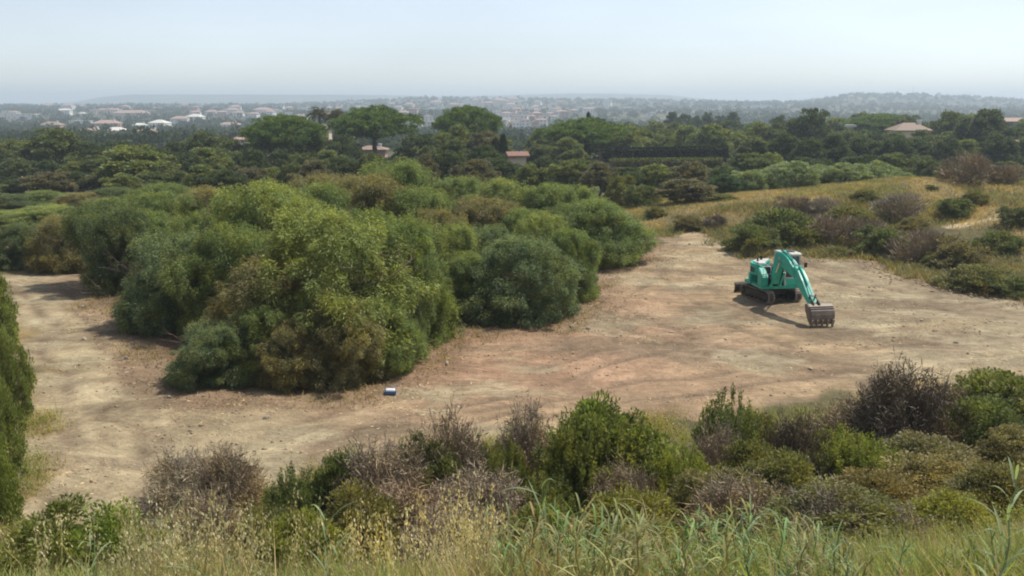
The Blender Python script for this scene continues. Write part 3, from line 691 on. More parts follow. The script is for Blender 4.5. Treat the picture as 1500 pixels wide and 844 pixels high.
def house(px, py, Yd, wpx, ht, wall, roof, kind, label, rot=0., depth=.7, cat='house', name='villa', wings=0, Y=None, cap=False, eav=None, hr=None, group='houses of the far town'):
    """py: where the foot of the house shows in the photo (Y given: stands there instead)"""
    if Y is None: x0, y0, z0 = on_ground(px, py, Yd*.6, Yd*2.2)
    else: x0, y0 = xat(px, Y, -3), Y; z0 = h1(x0, y0)
    if eav: ht = zat(eav, y0)-z0
    w_ = wpx*y0/F/ (abs(math.cos(rot))+depth*abs(math.sin(rot))); d_ = w_*depth; HOUSES.append((x0, y0, w_))
    o = link(name, None, loc=(x0, y0, z0), rot=rot)
    bm = bm_new(); add_box(bm, -w_/2, w_/2, -d_/2, d_/2, -3, ht)
    if kind == 'gable':
        a = [bm.verts.new(p) for p in [(-w_/2, -d_/2, ht), (-w_/2, d_/2, ht), (-w_/2, 0, ht+(hr or d_*.22))]]; bm.faces.new(a)
        a = [bm.verts.new(p) for p in [(w_/2, -d_/2, ht), (w_/2, 0, ht+(hr or d_*.22)), (w_/2, d_/2, ht)]]; bm.faces.new(a)
    link('wall', to_mesh('wall', bm, wall), o)
    rf = link('roof', to_mesh('roof', roof_bm(w_, d_, hr or d_*.22, .5, .25, kind, ht), roof), o)
    if kind != 'flat' and (cap or random.random() < .5):
        q = min(.5, w_*.05); rz = ht+(hr or d_*.22); bm = bm_new(); cx = w_*.28; add_box(bm, cx-q, cx+q, -q, q, ht+.3, rz+q*1.6); add_box(bm, cx-q*1.3, cx+q*1.3, -q*1.3, q*1.3, rz+q*1.6+.003, rz+q*2.1)
        link('chimney', to_mesh('chimney', bm, 'white_wall'), rf)
    nf = max(1, int(round(ht/3.))); nw = max(2, int(w_/3.6)); wm = None
    for fl in range(nf):
        for k in range(nw):
            if nw*nf > 14 and (k+fl) % 2: continue
            xx = -w_/2+w_*(k+.5)/nw; zz = fl*3+.9
            if wm is None:
                bm = bm_new(); add_box(bm, -.55, .55, -.06, .05, 0, 1.4); wm = to_mesh('window', bm, 'shutter')
            link('window', wm, o, loc=(xx, -d_/2-.03, zz))
    if wings:
        bm = bm_new(); add_box(bm, w_/2+.003, w_/2+w_*.45, -d_*.3, d_*.45, -3, ht*.55); wn = link('wing', to_mesh('wing', bm, wall), o)
        bm = bm_new(); add_box(bm, w_/2+.003, w_/2+w_*.48, -d_*.34, d_*.49, ht*.55+.003, ht*.55+.4); link('roof', to_mesh('roof', bm, roof), wn)
    tag(o, label, cat, group)
    return o
W, CR, PK = 'white_wall', 'cream_wall', 'pink_wall'; TR, TP, TB, RP = 'tile_red', 'tile_pink', 'tile_brown', 'roof_pale'
# nearer houses seen through the wood
house(757, 0, 0, 27, 3.0, CR, TR, 'gable', 'small red-roofed cottage with cream wall half hidden in the wood right of the thin cypress', Y=138, eav=230, hr=.6, rot=.25, name='cottage', cat='cottage', group=None)
house(546, 0, 0, 40, 5.0, PK, TB, 'hip', 'pinkish house showing behind the trunk of the wide umbrella pine', Y=205, eav=220, hr=.8, name='house', group=None)
house(470, 0, 0, 30, 6.6, CR, TP, 'hip', 'cream house below the two palms, between two umbrella pines', Y=230, eav=190, hr=1.2, name='house', group=None)
o = house(1328, 0, 0, 50, 5.4, CR, TB, 'hip', 'villa with wide brown tiled roof and white chimney cap among the right-hand trees', Y=236, eav=192, cap=True, hr=1.9, group=None)
house(1428, 0, 0, 24, 10.2, W, TP, 'gable', 'pale roof half hidden left of the big round oak far right', Y=262, eav=177, hr=1., name='house', group=None)
house(1478, 0, 0, 24, 9.8, W, TP, 'gable', 'pale roof half hidden right of the big round oak far right', Y=264, eav=179, hr=1., name='house', group=None)
house(1482, 0, 0, 26, 4.4, CR, TR, 'hip', 'orange-roofed house low among grey trees at the right edge', Y=168, eav=213, hr=.8, name='house', group=None)
house(1242, 0, 0, 7, 7.3, W, RP, 'flat', 'tiny white hut in the trees left of the brown-roofed villa', Y=205, eav=186, name='hut', cat='hut', group=None)
house(352, 0, 0, 22, 2.5, CR, TP, 'hip', 'low cream house at the foot of the dome-shaped pine', Y=300, eav=205, name='house', group=None)
# villas across the valley, left
L1 = [(26,174,800,56,5.5,W,RP,'flat','long pale low-roofed building at the far left edge above the villas',0,.25),
 (97,169,1000,15,7,W,RP,'gable','bright white villa alone on the slope at upper left',0,.7),
 (121,172,1050,10,5,CR,RP,'hip','tiny pale house just right of the bright white villa',0,.7),
 (77,194,700,32,6,PK,TB,'hip','brown-roofed villa rising above the broad oak at far left',.1,.7),
 (119,185,850,30,5,W,RP,'flat','long low white-walled building in the middle of the left slope',0,.35),
 (158,190,800,38,5.5,PK,TP,'hip','wide dusky pink roofed villa right of the long low white building',.1,.6),
 (194,172,1000,48,5.5,CR,TP,'hip','wide beige roofed villa high on the left slope',0,.4),
 (137,208,640,30,6.5,PK,TP,'hip','pink villa nearest to the wood on the left',-.1,.7),
 (172,207,640,32,6.5,CR,RP,'hip','cream villa with white wall beside the pink villa on the left',.15,.7),
 (218,209,640,38,6,PK,TP,'hip','long pink roofed villa just right of the cream and white one',0,.5),
 (206,194,780,22,6,W,RP,'hip','small white villa above the long pink roofed one',.3,.7),
 (235,192,800,28,7,W,RP,'hip','large white-roofed villa in the middle of the left slope',-.15,.8),
 (264,184,880,25,7,W,TP,'hip','pinkish white villa, left one of a touching pair',.1,.7),
 (287,182,880,24,8,W,RP,'hip','white villa, right one of a touching pair',-.1,.8),
 (338,193,760,30,6,W,TP,'hip','pink roofed white villa left of the dome-shaped pine',0,.5),
 (386,167,1200,26,6,W,TP,'hip','pale villa just above the dome-shaped pine',0,.6),
 (405,160,1500,22,6,W,RP,'flat','flat pale building high above the dome-shaped pine',0,.5),
 (310,170,1200,16,6,CR,TP,'hip','small beige villa high on the slope right of the touching pair',0,.7),
 (350,172,1150,14,6,W,TP,'hip','small white villa between the pair and the dome-shaped pine',0,.7),
 (440,178,1000,18,6,W,TB,'hip','small brown-roofed villa left of the two palms',0,.7),
 (520,152,1800,22,6,W,RP,'flat','far pale building on the ridge above the pine with the visible trunk',0,.5)]
for (px, py, yd, wp, ht, wa, ro, kd, lb, rt_, dp) in L1: house(px, py, yd, wp, ht, wa, ro, kd, lb, rot=rt_, depth=dp, wings=(wp > 24 and kd == 'hip' and wp < 34))
# the town, middle: rows of small white and pink houses
TW = [(590,176,20,9,PK,TP),(606,170,14,9,PK,TR),(622,165,26,7,W,RP),(640,163,22,7,W,RP),(628,182,14,8,W,RP),(612,190,14,8,W,TP),(600,158,16,7,CR,TP),(640,154,20,6,W,TP),
 (664,158,14,7,PK,TP),(690,153,18,6,W,RP),(716,155,14,6,PK,TP),(702,147,16,6,W,RP),(730,150,18,6,CR,TP),(748,158,14,7,W,TP),(728,170,14,8,W,RP),(742,176,16,8,W,TP),(735,186,14,7,W,RP),
 (757,168,14,8,PK,TP),(764,180,12,12,W,RP),(768,187,12,12,W,RP),(775,164,18,7,W,RP),(772,174,10,8,PK,TR),(786,176,16,8,PK,TP),(792,186,14,8,PK,TR),(784,168,12,7,W,TP),(800,162,20,6,W,RP),(812,168,24,6,W,RP),(806,176,12,8,W,TP),
 (822,172,16,7,W,TP),(757,193,14,6,W,RP),(840,168,12,6,CR,TP),(850,160,14,6,W,RP),(866,164,10,6,PK,TP),(742,166,10,8,W,RP),(752,148,16,6,W,TP),(672,166,12,7,W,TP),(584,163,14,7,W,TP),(574,156,12,6,PK,TP),(560,168,12,8,W,TP)]
wn_ = {W: 'white', CR: 'cream', PK: 'pink'}; rn_ = {RP: 'flat-roofed', TP: 'pink-tiled', TR: 'red-tiled'}
_r = random.Random(4)
for _k in range(70):
    _px = _r.gauss(735, 75); _py = _r.uniform(150, 194)
    if 640 < _px < 732 and _py > 158: continue
    if not 555 < _px < 905: continue
    TW.append((_px, _py, _r.uniform(8, 15), _r.uniform(6, 9), _r.choice([W, W, CR, PK]), _r.choice([RP, RP, TP, TP, TR])))
for _k in range(46):
    TW.append((_r.uniform(5, 560), _r.uniform(157, 176), _r.uniform(9, 18), _r.uniform(5, 8), _r.choice([W, W, CR, PK]), _r.choice([RP, TP, TP, RP])))
for (px, py, wp, ht, wa, ro) in TW:
    what = f'{wn_[wa]} {rn_[ro]} house'; row = 'high in the far town' if py < 162 else ('halfway up the far town' if py < 177 else 'lowest in the far town')
    house(px, py, 1500, wp, ht, wa, ro, 'flat' if ro == RP else 'hip', place_phrase(px, row, what, ban='the red-roofed cottage'), rot=random.uniform(-.4, .4), depth=.7, name='town_house')
# white specks on the far slopes right of the town
for (px, py, wp, lb) in [(890,150,10,'leftmost white farm shed on the distant slope above the clipped hedge'),(918,160,12,'long white shed lower on the distant slope above the clipped hedge'),(934,153,10,'white shed high on the distant slope, right of the leftmost one'),
     (949,157,7,'small white shed beside the high one on the distant slope'),(953,175,12,'bright white building lowest on the distant slope'),(966,166,10,'pale building on the distant slope at the foot of the right-hand hill'),
     (1045,164,16,'long pale shed under the left end of the right-hand hill'),(1112,158,34,'very long pale greenhouse at the foot of the right-hand hill'),(1068,156,18,'pale long shed above the short distant row of trees'),(1300,168,12,'pale roof at the foot of the right-hand hill behind the flat-topped pine')]:
    house(px, py, 1900, wp, 5, W, RP, 'flat', lb, depth=.4, name='farm_shed', cat='shed', group='sheds on the distant slope')

# ------------------------------------------------------------------ far-off wood: thousands of crowns too far to count
r = np.random.default_rng(77); n = 9000
s_ = r.uniform(-.70, .70, n); Yf = 300*(3000/300)**(r.random(n)**.8); xf = s_*Yf
den = fbm(xf*.006+3, Yf*.006, 3)
pf = 750+F*xf/Yf/math.cos(TH)
town = np.exp(-((pf-735)/110)**2)*sstep(900, 1100, Yf)*(1-sstep(2300, 2700, Yf))
keep = (den > np.where(Yf > 2200, .25, .40)+town*.14) | (r.random(n) < .25*(1-town*.8))
for (hx, hy, hw) in HOUSES:
    keep &= ~((np.abs(xf-hx) < hw*.62+3) & (Yf > hy-70-hw*1.5) & (Yf < hy+hw*.8+2))
xf, Yf = xf[keep], Yf[keep]; zf_ = H(xf, Yf); n = len(xf)
R_ = r.uniform(3., 6.5, n)*np.where(Yf > 1800, 1.25, 1); hh_ = R_*r.uniform(1.1, 1.7, n)
R_ = np.where(Yf < 700, R_*1.15, R_)
nl = np.clip((60000/Yf), 45, 170).astype(int); ii = np.repeat(np.arange(n), nl); m = len(ii)
e = rsph(m, r); e[:, 2] = np.abs(e[:, 2])
cl = rsph(n*6, r).reshape(n, 6, 3); cl[:, :, 2] = np.abs(cl[:, :, 2])*.9; pick = cl[ii, r.integers(0, 6, m)]
p = np.stack([xf[ii], Yf[ii], zf_[ii]], 1)+(pick*.55+e*.5*r.uniform(.5, 1, m)[:, None])*np.stack([R_[ii], R_[ii], hh_[ii]], 1)
V, Q = leaves(p, e+rsph(m, r)*.8, 1.6+Yf[ii]*.0008, 1.0+Yf[ii]*.0006, r)
tag(link('distant_wood', mesh_np('distant_wood', V, Q, 'leaf'), color=(.045, .065, .032, 0)), 'blue-hazed mass of distant trees between the villas and over the far hills', 'wood', kind='stuff')
# masts on the right-hand hill
def mast(px, base_py, hgt, label):
    x0, y0 = xat(px, 2700, 30), 2700.; z0 = h1(x0, y0); o = link('radio_mast', None, loc=(x0, y0, z0))
    bm = bm_new()
    for k in range(4):
        a = k*PI/2+.78; bmesh.ops.create_cube(bm, size=1, matrix=Matrix.Translation((math.cos(a)*.6, math.sin(a)*.6, hgt/2)) @ Matrix.Diagonal((.2, .2, hgt, 1)))
    for k in range(int(hgt/3)): bmesh.ops.create_cube(bm, size=1, matrix=Matrix.Translation((0, 0, 1.5+k*3)) @ Matrix.Rotation(.78, 4, 'Z') @ Matrix.Diagonal((1., 1., .15, 1)))
    link('lattice', to_mesh('lattice', bm, 'concrete'), o)
    bm = bm_new(); bmesh.ops.create_cone(bm, segments=8, radius1=.15, radius2=.1, depth=6, cap_ends=True, matrix=Matrix.Translation((0, 0, hgt+3))); link('antenna', to_mesh('antenna', bm, 'concrete'), o)
    tag(o, label, 'mast', 'masts on the hill')
mast(1337, 137, 26, 'thin radio mast on the crest of the right-hand hill, the taller one'); mast(1420, 141, 14, 'short radio mast on the right-hand hill toward its right end')
# ------------------------------------------------------------------ shrubs on the mound and the bank
def shrub_mesh(name, seed, n_sh, lps, rad, h, L, W, mat='leaf', spread=.55):
    """upright shoots clothed in small leaves"""
    r = np.random.default_rng(seed); PV = []; PP = []; DD = []
    for k in range(n_sh):
        a = r.uniform(0, 6.28); q = rad*r.random()**.5; el = spread*q/rad
        e = np.array([math.cos(a)*q*1.0, math.sin(a)*q*1.0, h*(1-.42*(q/rad)**2)*r.uniform(.7, 1.05)])
        b = e*np.array([.35, .35, 0])
        pts = wob(b, e, r, 6, .05)
        if k % 2 == 0: PV.append(tube(pts, np.linspace(.014, .004, 6), 3))
        t = r.uniform(.18, 1, lps)**.7*5; i = np.minimum(t.astype(int), 4); f = (t-i)[:, None]
        pp = pts[i]*(1-f)+pts[i+1]*f; dd = rsph(lps, r)*.9+unit(e-b)*.8
        PP.append(pp+rsph(lps, r)*rad*.05); DD.append(dd)
    PP = np.concatenate(PP); DD = np.concatenate(DD)
    V, Q = leaves(PP, DD, L*r.uniform(.6, 1.3, len(PP)), W, r)
    lv = mesh_np(name+'_leaves', V, Q, mat); V, Q = merge(PV); return lv, mesh_np(name+'_stems', V, Q, 'bark', True)
def dead_mesh(name, seed, n_sh, rad, h, tw=10):
    """bare grey twiggy shrub"""
    r = np.random.default_rng(seed); PV = []; A = []; D = []; Ls = []
    for k in range(n_sh):
        d = rsph(1, r)[0]; d[2] = abs(d[2])*.9+.15; d /= np.linalg.norm(d); e = d*np.array([rad, rad, h])*r.uniform(.6, 1.0)
        pts = wob((0, 0, 0), e, r, 6, .09)
        PV.append(tube(pts, np.linspace(.016, .004, 6), 3))
        for j in range(tw):
            i = r.integers(2, 6); s = pts[min(i, 5)]; dd = unit(d+rsph(1, r)[0]*.9)
            L = r.uniform(.15, .42)*rad; A.append(s); D.append(dd); Ls.append(L)
            for q in range(9):
                A.append(s+dd*L*r.uniform(.2, 1)); D.append(unit(dd+rsph(1, r)[0]*1.1)); Ls.append(L*r.uniform(.25, .7))
    A = np.array(A); D = np.array(D); Ls = np.array(Ls); A[:, 2] = np.maximum(A[:, 2], .02)
    V, Q = leaves(A, D, Ls, .010*r.uniform(.7, 1.6, len(A)), r)
    # few shrivelled leaves
    V2, Q2 = leaves(A[::2]+D[::2]*Ls[::2][:, None]*.7, rsph(len(A[::2]), r), .035, .022, r)
    V, Q = merge([(V, Q), (V2, Q2)]); tw_ = mesh_np(name+'_twigs', V, Q, 'twig'); V, Q = merge(PV); return tw_, mesh_np(name+'_stems', V, Q, 'bark', True)
GS = [shrub_mesh('green_shrub_%d' % i, 500+i, 130, 150, 1., 1.6, .07, .026, spread=.8) for i in range(4)]     # upright leafy
BS = [(crown_mesh('bushy_%d' % i, 520+i, lobed(520+i, 7, 1., 1.3, .2), 120, 130, .22, .075, .035, droop=0, inner=.15), trunk_mesh('bushy_stem_%d' % i, 520+i, 1.1, .8, 5, base=.03, multi=3)) for i in range(4)]
DS = [dead_mesh('dead_shrub_%d' % i, 540+i, 120, 1., 1.1, 20) for i in range(4)]
FB = [(crown_mesh('far_bush_%d' % i, 560+i, lobed(560+i, 9, 1., 1.1, .15), 130, 110, .2, .09, .04, droop=0, inner=.15), trunk_mesh('far_bush_stem_%d' % i, 560+i, .9, .8, 5, base=.03, multi=3)) for i in range(3)]
FD = [(crown_mesh('far_dry_bush_%d' % i, 570+i, lobed(570+i, 7, 1., 1.0, .2), 90, 60, .28, .22, .022, droop=-.3, inner=.3, mat='twig'), trunk_mesh('far_dry_stem_%d' % i, 570+i, .8, .8, 6, base=.025, multi=4)) for i in range(3)]
SP = {'green': (GS, 1., 1.6), 'bushy': (BS, 1., 1.3), 'dead': (DS, 1., 1.1), 'far': (FB, 1., 1.1), 'fardry': (FD, 1., 1.0)}
nsh = {}
def shrub(kind, px, Y, topy, wpx, col, label, dry=0., group=None, sink=0.05, hscale=1.):
    protos, r0, h0 = SP[kind]; i = nsh.get(kind, 0); nsh[kind] = i+1; pr = protos[i % len(protos)]
    zt = zat(topy, Y); X_ = xat(px, Y, zt); g = h1(X_, Y); hh = max(.35, (zt-g))*hscale; R = wpx/2*math.hypot(Y, 10-zt)/F
    o = link({'dead': 'dry_shrub', 'fardry': 'dry_shrub'}.get(kind, 'shrub'), None, loc=(X_, Y, g-sink), rot=rng.uniform(0, 6.28)); s = (R/r0, R/r0, hh/h0)
    link('twigs' if kind in ('dead', 'fardry') else 'leaves', pr[0], o, scale=s, color=(*col, dry)); link('stem', pr[1], o, scale=s)
    tag(o, label, 'shrub' , group); return o
G1 = (.195, .225, .07); G2 = (.15, .195, .075); G3 = (.26, .30, .08); GY = (.37, .32, .235); GY2 = (.31, .25, .17); DKG = (.17, .14, .10); PU = (.34, .28, .21); OLG = (.20, .21, .085)
fore = [
 ('dead', 262, 20, 676, 100, GY, 'grey leafless shrub at bottom left in front of the track, left one of two'),
 ('dead', 330, 20.3, 664, 80, GY2, 'grey leafless shrub at bottom left in front of the track, right one of two'),
 ('dead', 290, 16.5, 730, 100, GY2, 'low grey twiggy shrub below the two leafless ones at bottom left'),
 ('green', 430, 18.5, 680, 80, G2, 'small dome of dark green upright shoots at the left of the bank'),
 ('green', 396, 15.5, 735, 90, OLG, 'yellow-green tuft at the foot of the small green dome shrub'),
 ('bushy', 500, 19, 672, 80, G2, 'dull green bush between the small green dome and the grey thicket'),
 ('dead', 560, 18.8, 660, 120, PU, 'purplish grey thicket at the top of the bank left of centre'),
 ('bushy', 632, 19.3, 650, 80, (.15,.18,.08), 'dark olive bush inside the grey thicket left of centre'),
 ('dead', 650, 19.9, 628, 110, GY2, 'thin bare shrub poking above the dark olive bush'),
 ('dead', 590, 16.2, 722, 140, (.30,.22,.14), 'rusty brown low shrub below the purplish grey thicket'),
 ('bushy', 530, 14.8, 742, 120, (.22,.21,.08), 'mixed olive and rusty bush low on the bank left of centre'),
 ('dead', 705, 17.2, 696, 130, PU, 'large rounded purplish grey dead shrub at the centre of the bank'),
 ('dead', 668, 14.6, 756, 150, (.28,.23,.16), 'brown dead shrub just behind the oat grass at centre'),
 ('green', 742, 19.4, 642, 60, G1, 'yellow-green shrub behind the large dead shrub at the centre'),
 ('green', 700, 20.4, 638, 46, G2, 'small green shrub left of the yellow-green one'),
 ('dead', 775, 20.6, 612, 90, PU, 'wispy violet-grey shrub left of the tall green bush'),
 ('green', 800, 17.5, 690, 80, G1, 'green shrub at the left foot of the tall green bush'),
 ('bushy', 888, 19.6, 592, 138, (.20,.26,.07), 'leafy dark core of the tall green bush'),
 ('green', 885, 19.2, 582, 158, G1, 'tall green bush standing highest at the centre right of the bank'),
 ('green', 850, 18.6, 600, 90, G1, 'leafy left shoulder of the tall green bush'),
 ('dead', 915, 17.6, 690, 90, GY2, 'bare twigs under the right side of the tall green bush'),
 ('green', 1000, 18.2, 643, 74, G3, 'bright yellow-green bush just right of the tall green bush'),
 ('green', 1072, 21.2, 570, 84, G2, 'soft green feathery bush behind the grey thicket right of centre'),
 ('dead', 1058, 20.2, 630, 80, PU, 'violet-grey dead shrub in front of the feathery green bush'),
 ('bushy', 1105, 19.3, 655, 90, OLG, 'olive bush in the hollow right of the bright yellow-green bush'),
 ('bushy', 1048, 17, 684, 96, (.25,.24,.12), 'brown-green low shrub right of the bright yellow-green bush'),
 ('bushy', 1122, 21, 626, 84, OLG, 'olive green bush between feathery green bush and dark thicket'),
 ('dead', 1172, 20.4, 618, 84, DKG, 'dark grey dead shrub left of the lime green shrubs'),
 ('bushy', 1150, 17.8, 668, 110, OLG, 'grey-green low bush below the dark grey one right of centre'),
 ('dead', 1090, 15.4, 714, 130, GY2, 'flat brown-grey brushwood above the reeds right of centre'),
 ('dead', 1250, 23.2, 594, 96, GY2, 'grey scrub stretching left from the darkest dead bush'),
 ('dead', 1335, 22.6, 549, 124, DKG, 'darkest and tallest dead bush on the right side of the bank'),
 ('dead', 1305, 22.9, 562, 80, DKG, 'blackish left half of the darkest dead bush'),
 ('dead', 1392, 23, 574, 70, GY2, 'grey dead shrub joined to the right of the darkest bush'),
 ('green', 1236, 20.3, 620, 96, G3, 'lime green shrub below the darkest dead bush, the left one'),
 ('green', 1275, 19.8, 634, 80, G3, 'lime green shrub below the darkest dead bush, the middle one'),
 ('green', 1325, 20.6, 642, 46, G3, 'small lime green shrub below the darkest dead bush, the right one'),
 ('bushy', 1362, 20.4, 646, 120, (.22,.21,.11), 'olive brush under the darkest dead bush at right'),
 ('bushy', 1480, 24.5, 546, 130, G1, 'rounded green bush at the right edge level with the clearing'),
 ('bushy', 1440, 22.6, 584, 120, G2, 'soft grey-green bush just left of the green bush at the right edge'),
 ('bushy', 1490, 21, 628, 90, (.26,.24,.13), 'brownish green bush at the right edge below the soft grey-green bush'),
 ('bushy', 1290, 16.8, 700, 120, (.24,.20,.09), 'low yellow-olive bush in the dry grass on the right of the bank'),
 ('bushy', 1380, 17.6, 672, 110, (.32,.28,.14), 'straw coloured low bush on the right of the bank'),
 ('bushy', 1250, 13.2, 742, 170, OLG, 'large olive dome bush with pale dry tips at the bottom right'),
 ('dead', 1215, 13.6, 722, 110, (.30,.26,.19), 'pale wispy dead growth on top of the olive dome bush'),
 ('dead', 1315, 13.8, 744, 90, (.26,.22,.17), 'pale brown dead growth right of the olive dome bush'),
 ('bushy', 1400, 14, 728, 110, (.28,.29,.07), 'yellow-green bush at bottom right before the tall reed'),
 ('bushy', 1470, 15.5, 690, 110, (.22,.21,.10), 'dull olive bush at the right edge behind the tall reed'),
 ('bushy', 40, 11.0, 768, 170, G1, 'dense green weed clump in the bottom left corner'),
 ('bushy', 135, 11.2, 776, 140, (.24,.32,.08), 'dense green weed clump right of the one in the bottom left corner'),
 ('bushy', 440, 13.6, 760, 120, (.25,.28,.07), 'yellowish green weed clump behind the oat grass left of centre'),
 ('bushy', 800, 14.2, 752, 110, (.22,.24,.08), 'olive weed clump behind the leftmost reeds'),
 ('bushy', 930, 14.8, 722, 120, (.27,.27,.08), 'yellow-olive weed clump under the tall green bush'),
 ('bushy', -6, 22, 585, 52, (.22,.27,.09), 'mid-green bush at the left edge beside the track, nearest of the edge bushes'),
 ('bushy', 10, 27, 486, 40, (.25,.30,.10), 'tall light green bush at the left edge halfway along the track'),
 ('bushy', -14, 33, 410, 50, (.26,.31,.10), 'tall green bush at the left edge where the track bends away'),
 ('bushy', -20, 19, 655, 60, (.22,.27,.07), 'yellow-green bush low at the left edge beside the track'),
]
for (k, px, Yd, ty, wp, c, lb) in fore: shrub(k, px, Yd, ty, wp*1.28, c, lb, dry=.25 if k == 'bushy' else .1, group='shrubs on the bank')
mound = [
 ('far', 1150, 61, 306, 130, G2, 'broad dark green bush directly behind the excavator'),
 ('far', 1105, 60, 330, 90, G2, 'green bush at the left foot of the broad one behind the excavator'),
 ('fardry', 1195, 62, 318, 90, GY2, 'brownish bush at the right side of the broad bush behind the excavator'),
 ('fardry', 1012, 66, 316, 50, DKG, 'grey-brown bush left of the gap above the clearing, left one of two'),
 ('fardry', 1046, 65, 316, 44, DKG, 'grey-brown bush left of the gap above the clearing, right one of two'),
 ('far', 1240, 66, 302, 90, OLG, 'olive bush on the mound right of the broad dark one'),
 ('fardry', 1262, 62, 326, 80, GY2, 'brown-green scrub in the middle of the mound slope'),
 ('fardry', 1320, 69, 288, 80, GY, 'grey scrub near the crest of the mound'),
 ('far', 1300, 61, 335, 90, G2, 'green scrub at the middle foot of the mound'),
 ('fardry', 1350, 59, 342, 100, GY2, 'grey-green scrub right of the green scrub on the mound'),
 ('fardry', 1410, 57, 356, 100, GY2, 'dull scrub on the right of the mound below the footpath'),
 ('far', 1462, 58, 338, 80, G2, 'green bush just below the pale footpath'),
 ('far', 1495, 66, 304, 60, DK2, 'dark bush at the right edge above the footpath'),
 ('far', 1366, 73, 270, 24, DK2, 'small round dark bush on the crest of the mound'),
 ('fardry', 1420, 78, 234, 84, GY2, 'tall brown-grey thicket behind the mound at right'),
 ('fardry', 1470, 80, 244, 70, GY2, 'grey thicket behind the mound near the right edge'),
 ('far', 1440, 50, 388, 120, OLG, 'olive scrub along the right edge of the clearing'),
 ('far', 1480, 47.5, 404, 90, G2, 'dark green scrub at the right edge beside the clearing'),
 ('far', 1375, 54, 372, 60, OLG, 'small olive scrub beside the dry grass at right'),
 ('fardry', 1212, 70, 292, 60, GY, 'pale brown scrub high on the mound left of the crest'),
 ('far', 1270, 74, 276, 50, OLG, 'small olive bush on the upper mound left of the crest'),
 ('far', 1400, 68, 290, 60, G2, 'green bush on the mound left of the footpath'),
 ('far', 960, 72, 302, 40, OLG, 'small bush in the dry grass at the right tip of the grove'),
 ('fardry', 1165, 74, 292, 60, GY2, 'thin brown scrub on the left of the mound above the broad bush'),
 ('far', 1225, 57, 360, 60, OLG, 'low green scrub right behind the excavator cab'),
 ('far', 940, 88, 272, 60, G2, 'dark bush by the small path gap left of the lone olive-brown tree'),
 ('far', 905, 90, 262, 50, G1, 'green bush behind the right tip of the grove'),
 ('far', 1060, 82, 282, 50, G1, 'fresh green bush right of the lone olive-brown tree'),
 ('fardry', 1340, 63, 318, 56, DKG, 'dark dry scrub at the centre of the mound right of the purplish scrub'),
 ('far', 1430, 73, 280, 50, OLG, 'olive bush on the right crest of the mound'),
]
for (k, px, Yd, ty, wp, c, lb) in mound:
    hpx = wp*.42; k = 'far' if (k == 'fardry' and Yd < 77 and len(lb) % 2) else k
    if k == 'far' and c in (GY, GY2, DKG): c = (.23, .21, .12)
    if Yd < 77: _, Yd, _ = on_ground(px, min(ty+hpx, float(np.interp(px, [900,955,978,1030,1062,1085,1190,1290,1330,1400,1500], [365,362,346,343,364,377,378,384,406,423,438]))-5), 30, 90)
    Yd = min(Yd, 96)
    shrub(k, px, Yd, ty+2, wp*.88, tuple(q*.9+.02 for q in c), lb, dry=.4, group='shrubs on the mound')

# ------------------------------------------------------------------ grasses
def grass(name, X, Y, hgt, wid, col, label, seed, lean=.35, mat='blade', z0=-.02, alpha=.4, cat='grass'):
    r = np.random.default_rng(seed); n = len(X); Z = H(X, Y)+z0
    p = np.stack([X, Y, Z], 1); d = rsph(n, r)*lean; d[:, 2] = 1.; d = unit(d)
    s = rsph(n, r); s[:, 2] = 0; s = unit(s); h_ = hgt*r.uniform(.5, 1.25, n); w_ = (wid*r.uniform(.6, 1.3, n))[:, None]*s
    bend = np.stack([d[:, 0], d[:, 1], -.3*np.ones(n)], 1)*(h_*.35)[:, None]
    a = p; b = p+d*(h_*.55)[:, None]; c = p+d*(h_*.95)[:, None]+bend
    V = np.stack([a-w_*.5, a+w_*.5, b+w_*.4, b-w_*.4, c+w_*.08, c-w_*.08], 1).reshape(-1, 3)
    k = np.arange(n)[:, None]*6; Q = np.concatenate([k+np.array([[0, 1, 2, 3]]), k+np.array([[3, 2, 4, 5]])], 0)
    return tag(link(name, mesh_np(name, V, Q, mat), color=(*col, alpha)), label, cat, kind='stuff')
def scatter(n, x0, x1, y0, y1, seed, fn=None):
    r = np.random.default_rng(seed); x = r.uniform(x0, x1, n); y = r.uniform(y0, y1, n)
    if fn is not None: k = r.random(n) < fn(x, y); x, y = x[k], y[k]
    return x, y
def outside(x, y, m=.3): return sstep(-.6, .2, -(poly_sd(x, y, CLEAR)+(fbm(x*.8, y*.8, 4)-.5)*3.2)-m)
# dry mound grass
x, y = scatter(240000, 7, 62, 42, 100, 31, lambda x, y: outside(x, y)*(y < 98)*sstep(.36, .52, fbm(x*.13+3, y*.13, 4))*sstep(5, 9, x))
grass('dry_grass', x, y, .32, .045, (.43, .34, .20), 'straw coloured dry grass over the mound behind the excavator', 1, .6)
x, y = scatter(220000, 7, 62, 40, 100, 32, lambda x, y: outside(x, y)*sstep(.42, .53, fbm(x*.16+70, y*.16, 3)))
grass('green_grass', x, y, .40, .045, (.235, .245, .10), 'yellow-green grass patches on the mound and along the clearing', 2, .6)
x, y = scatter(90000, 13, 50, 43, 76, 71, lambda x, y: outside(x, y)*sstep(.40, .55, fbm(x*.2+20, y*.2+9, 4)))
grass('scrub_grass', x, y, .65, .05, (.20, .20, .10), 'low olive scrub and grass between the bushes of the mound', 11, .8)
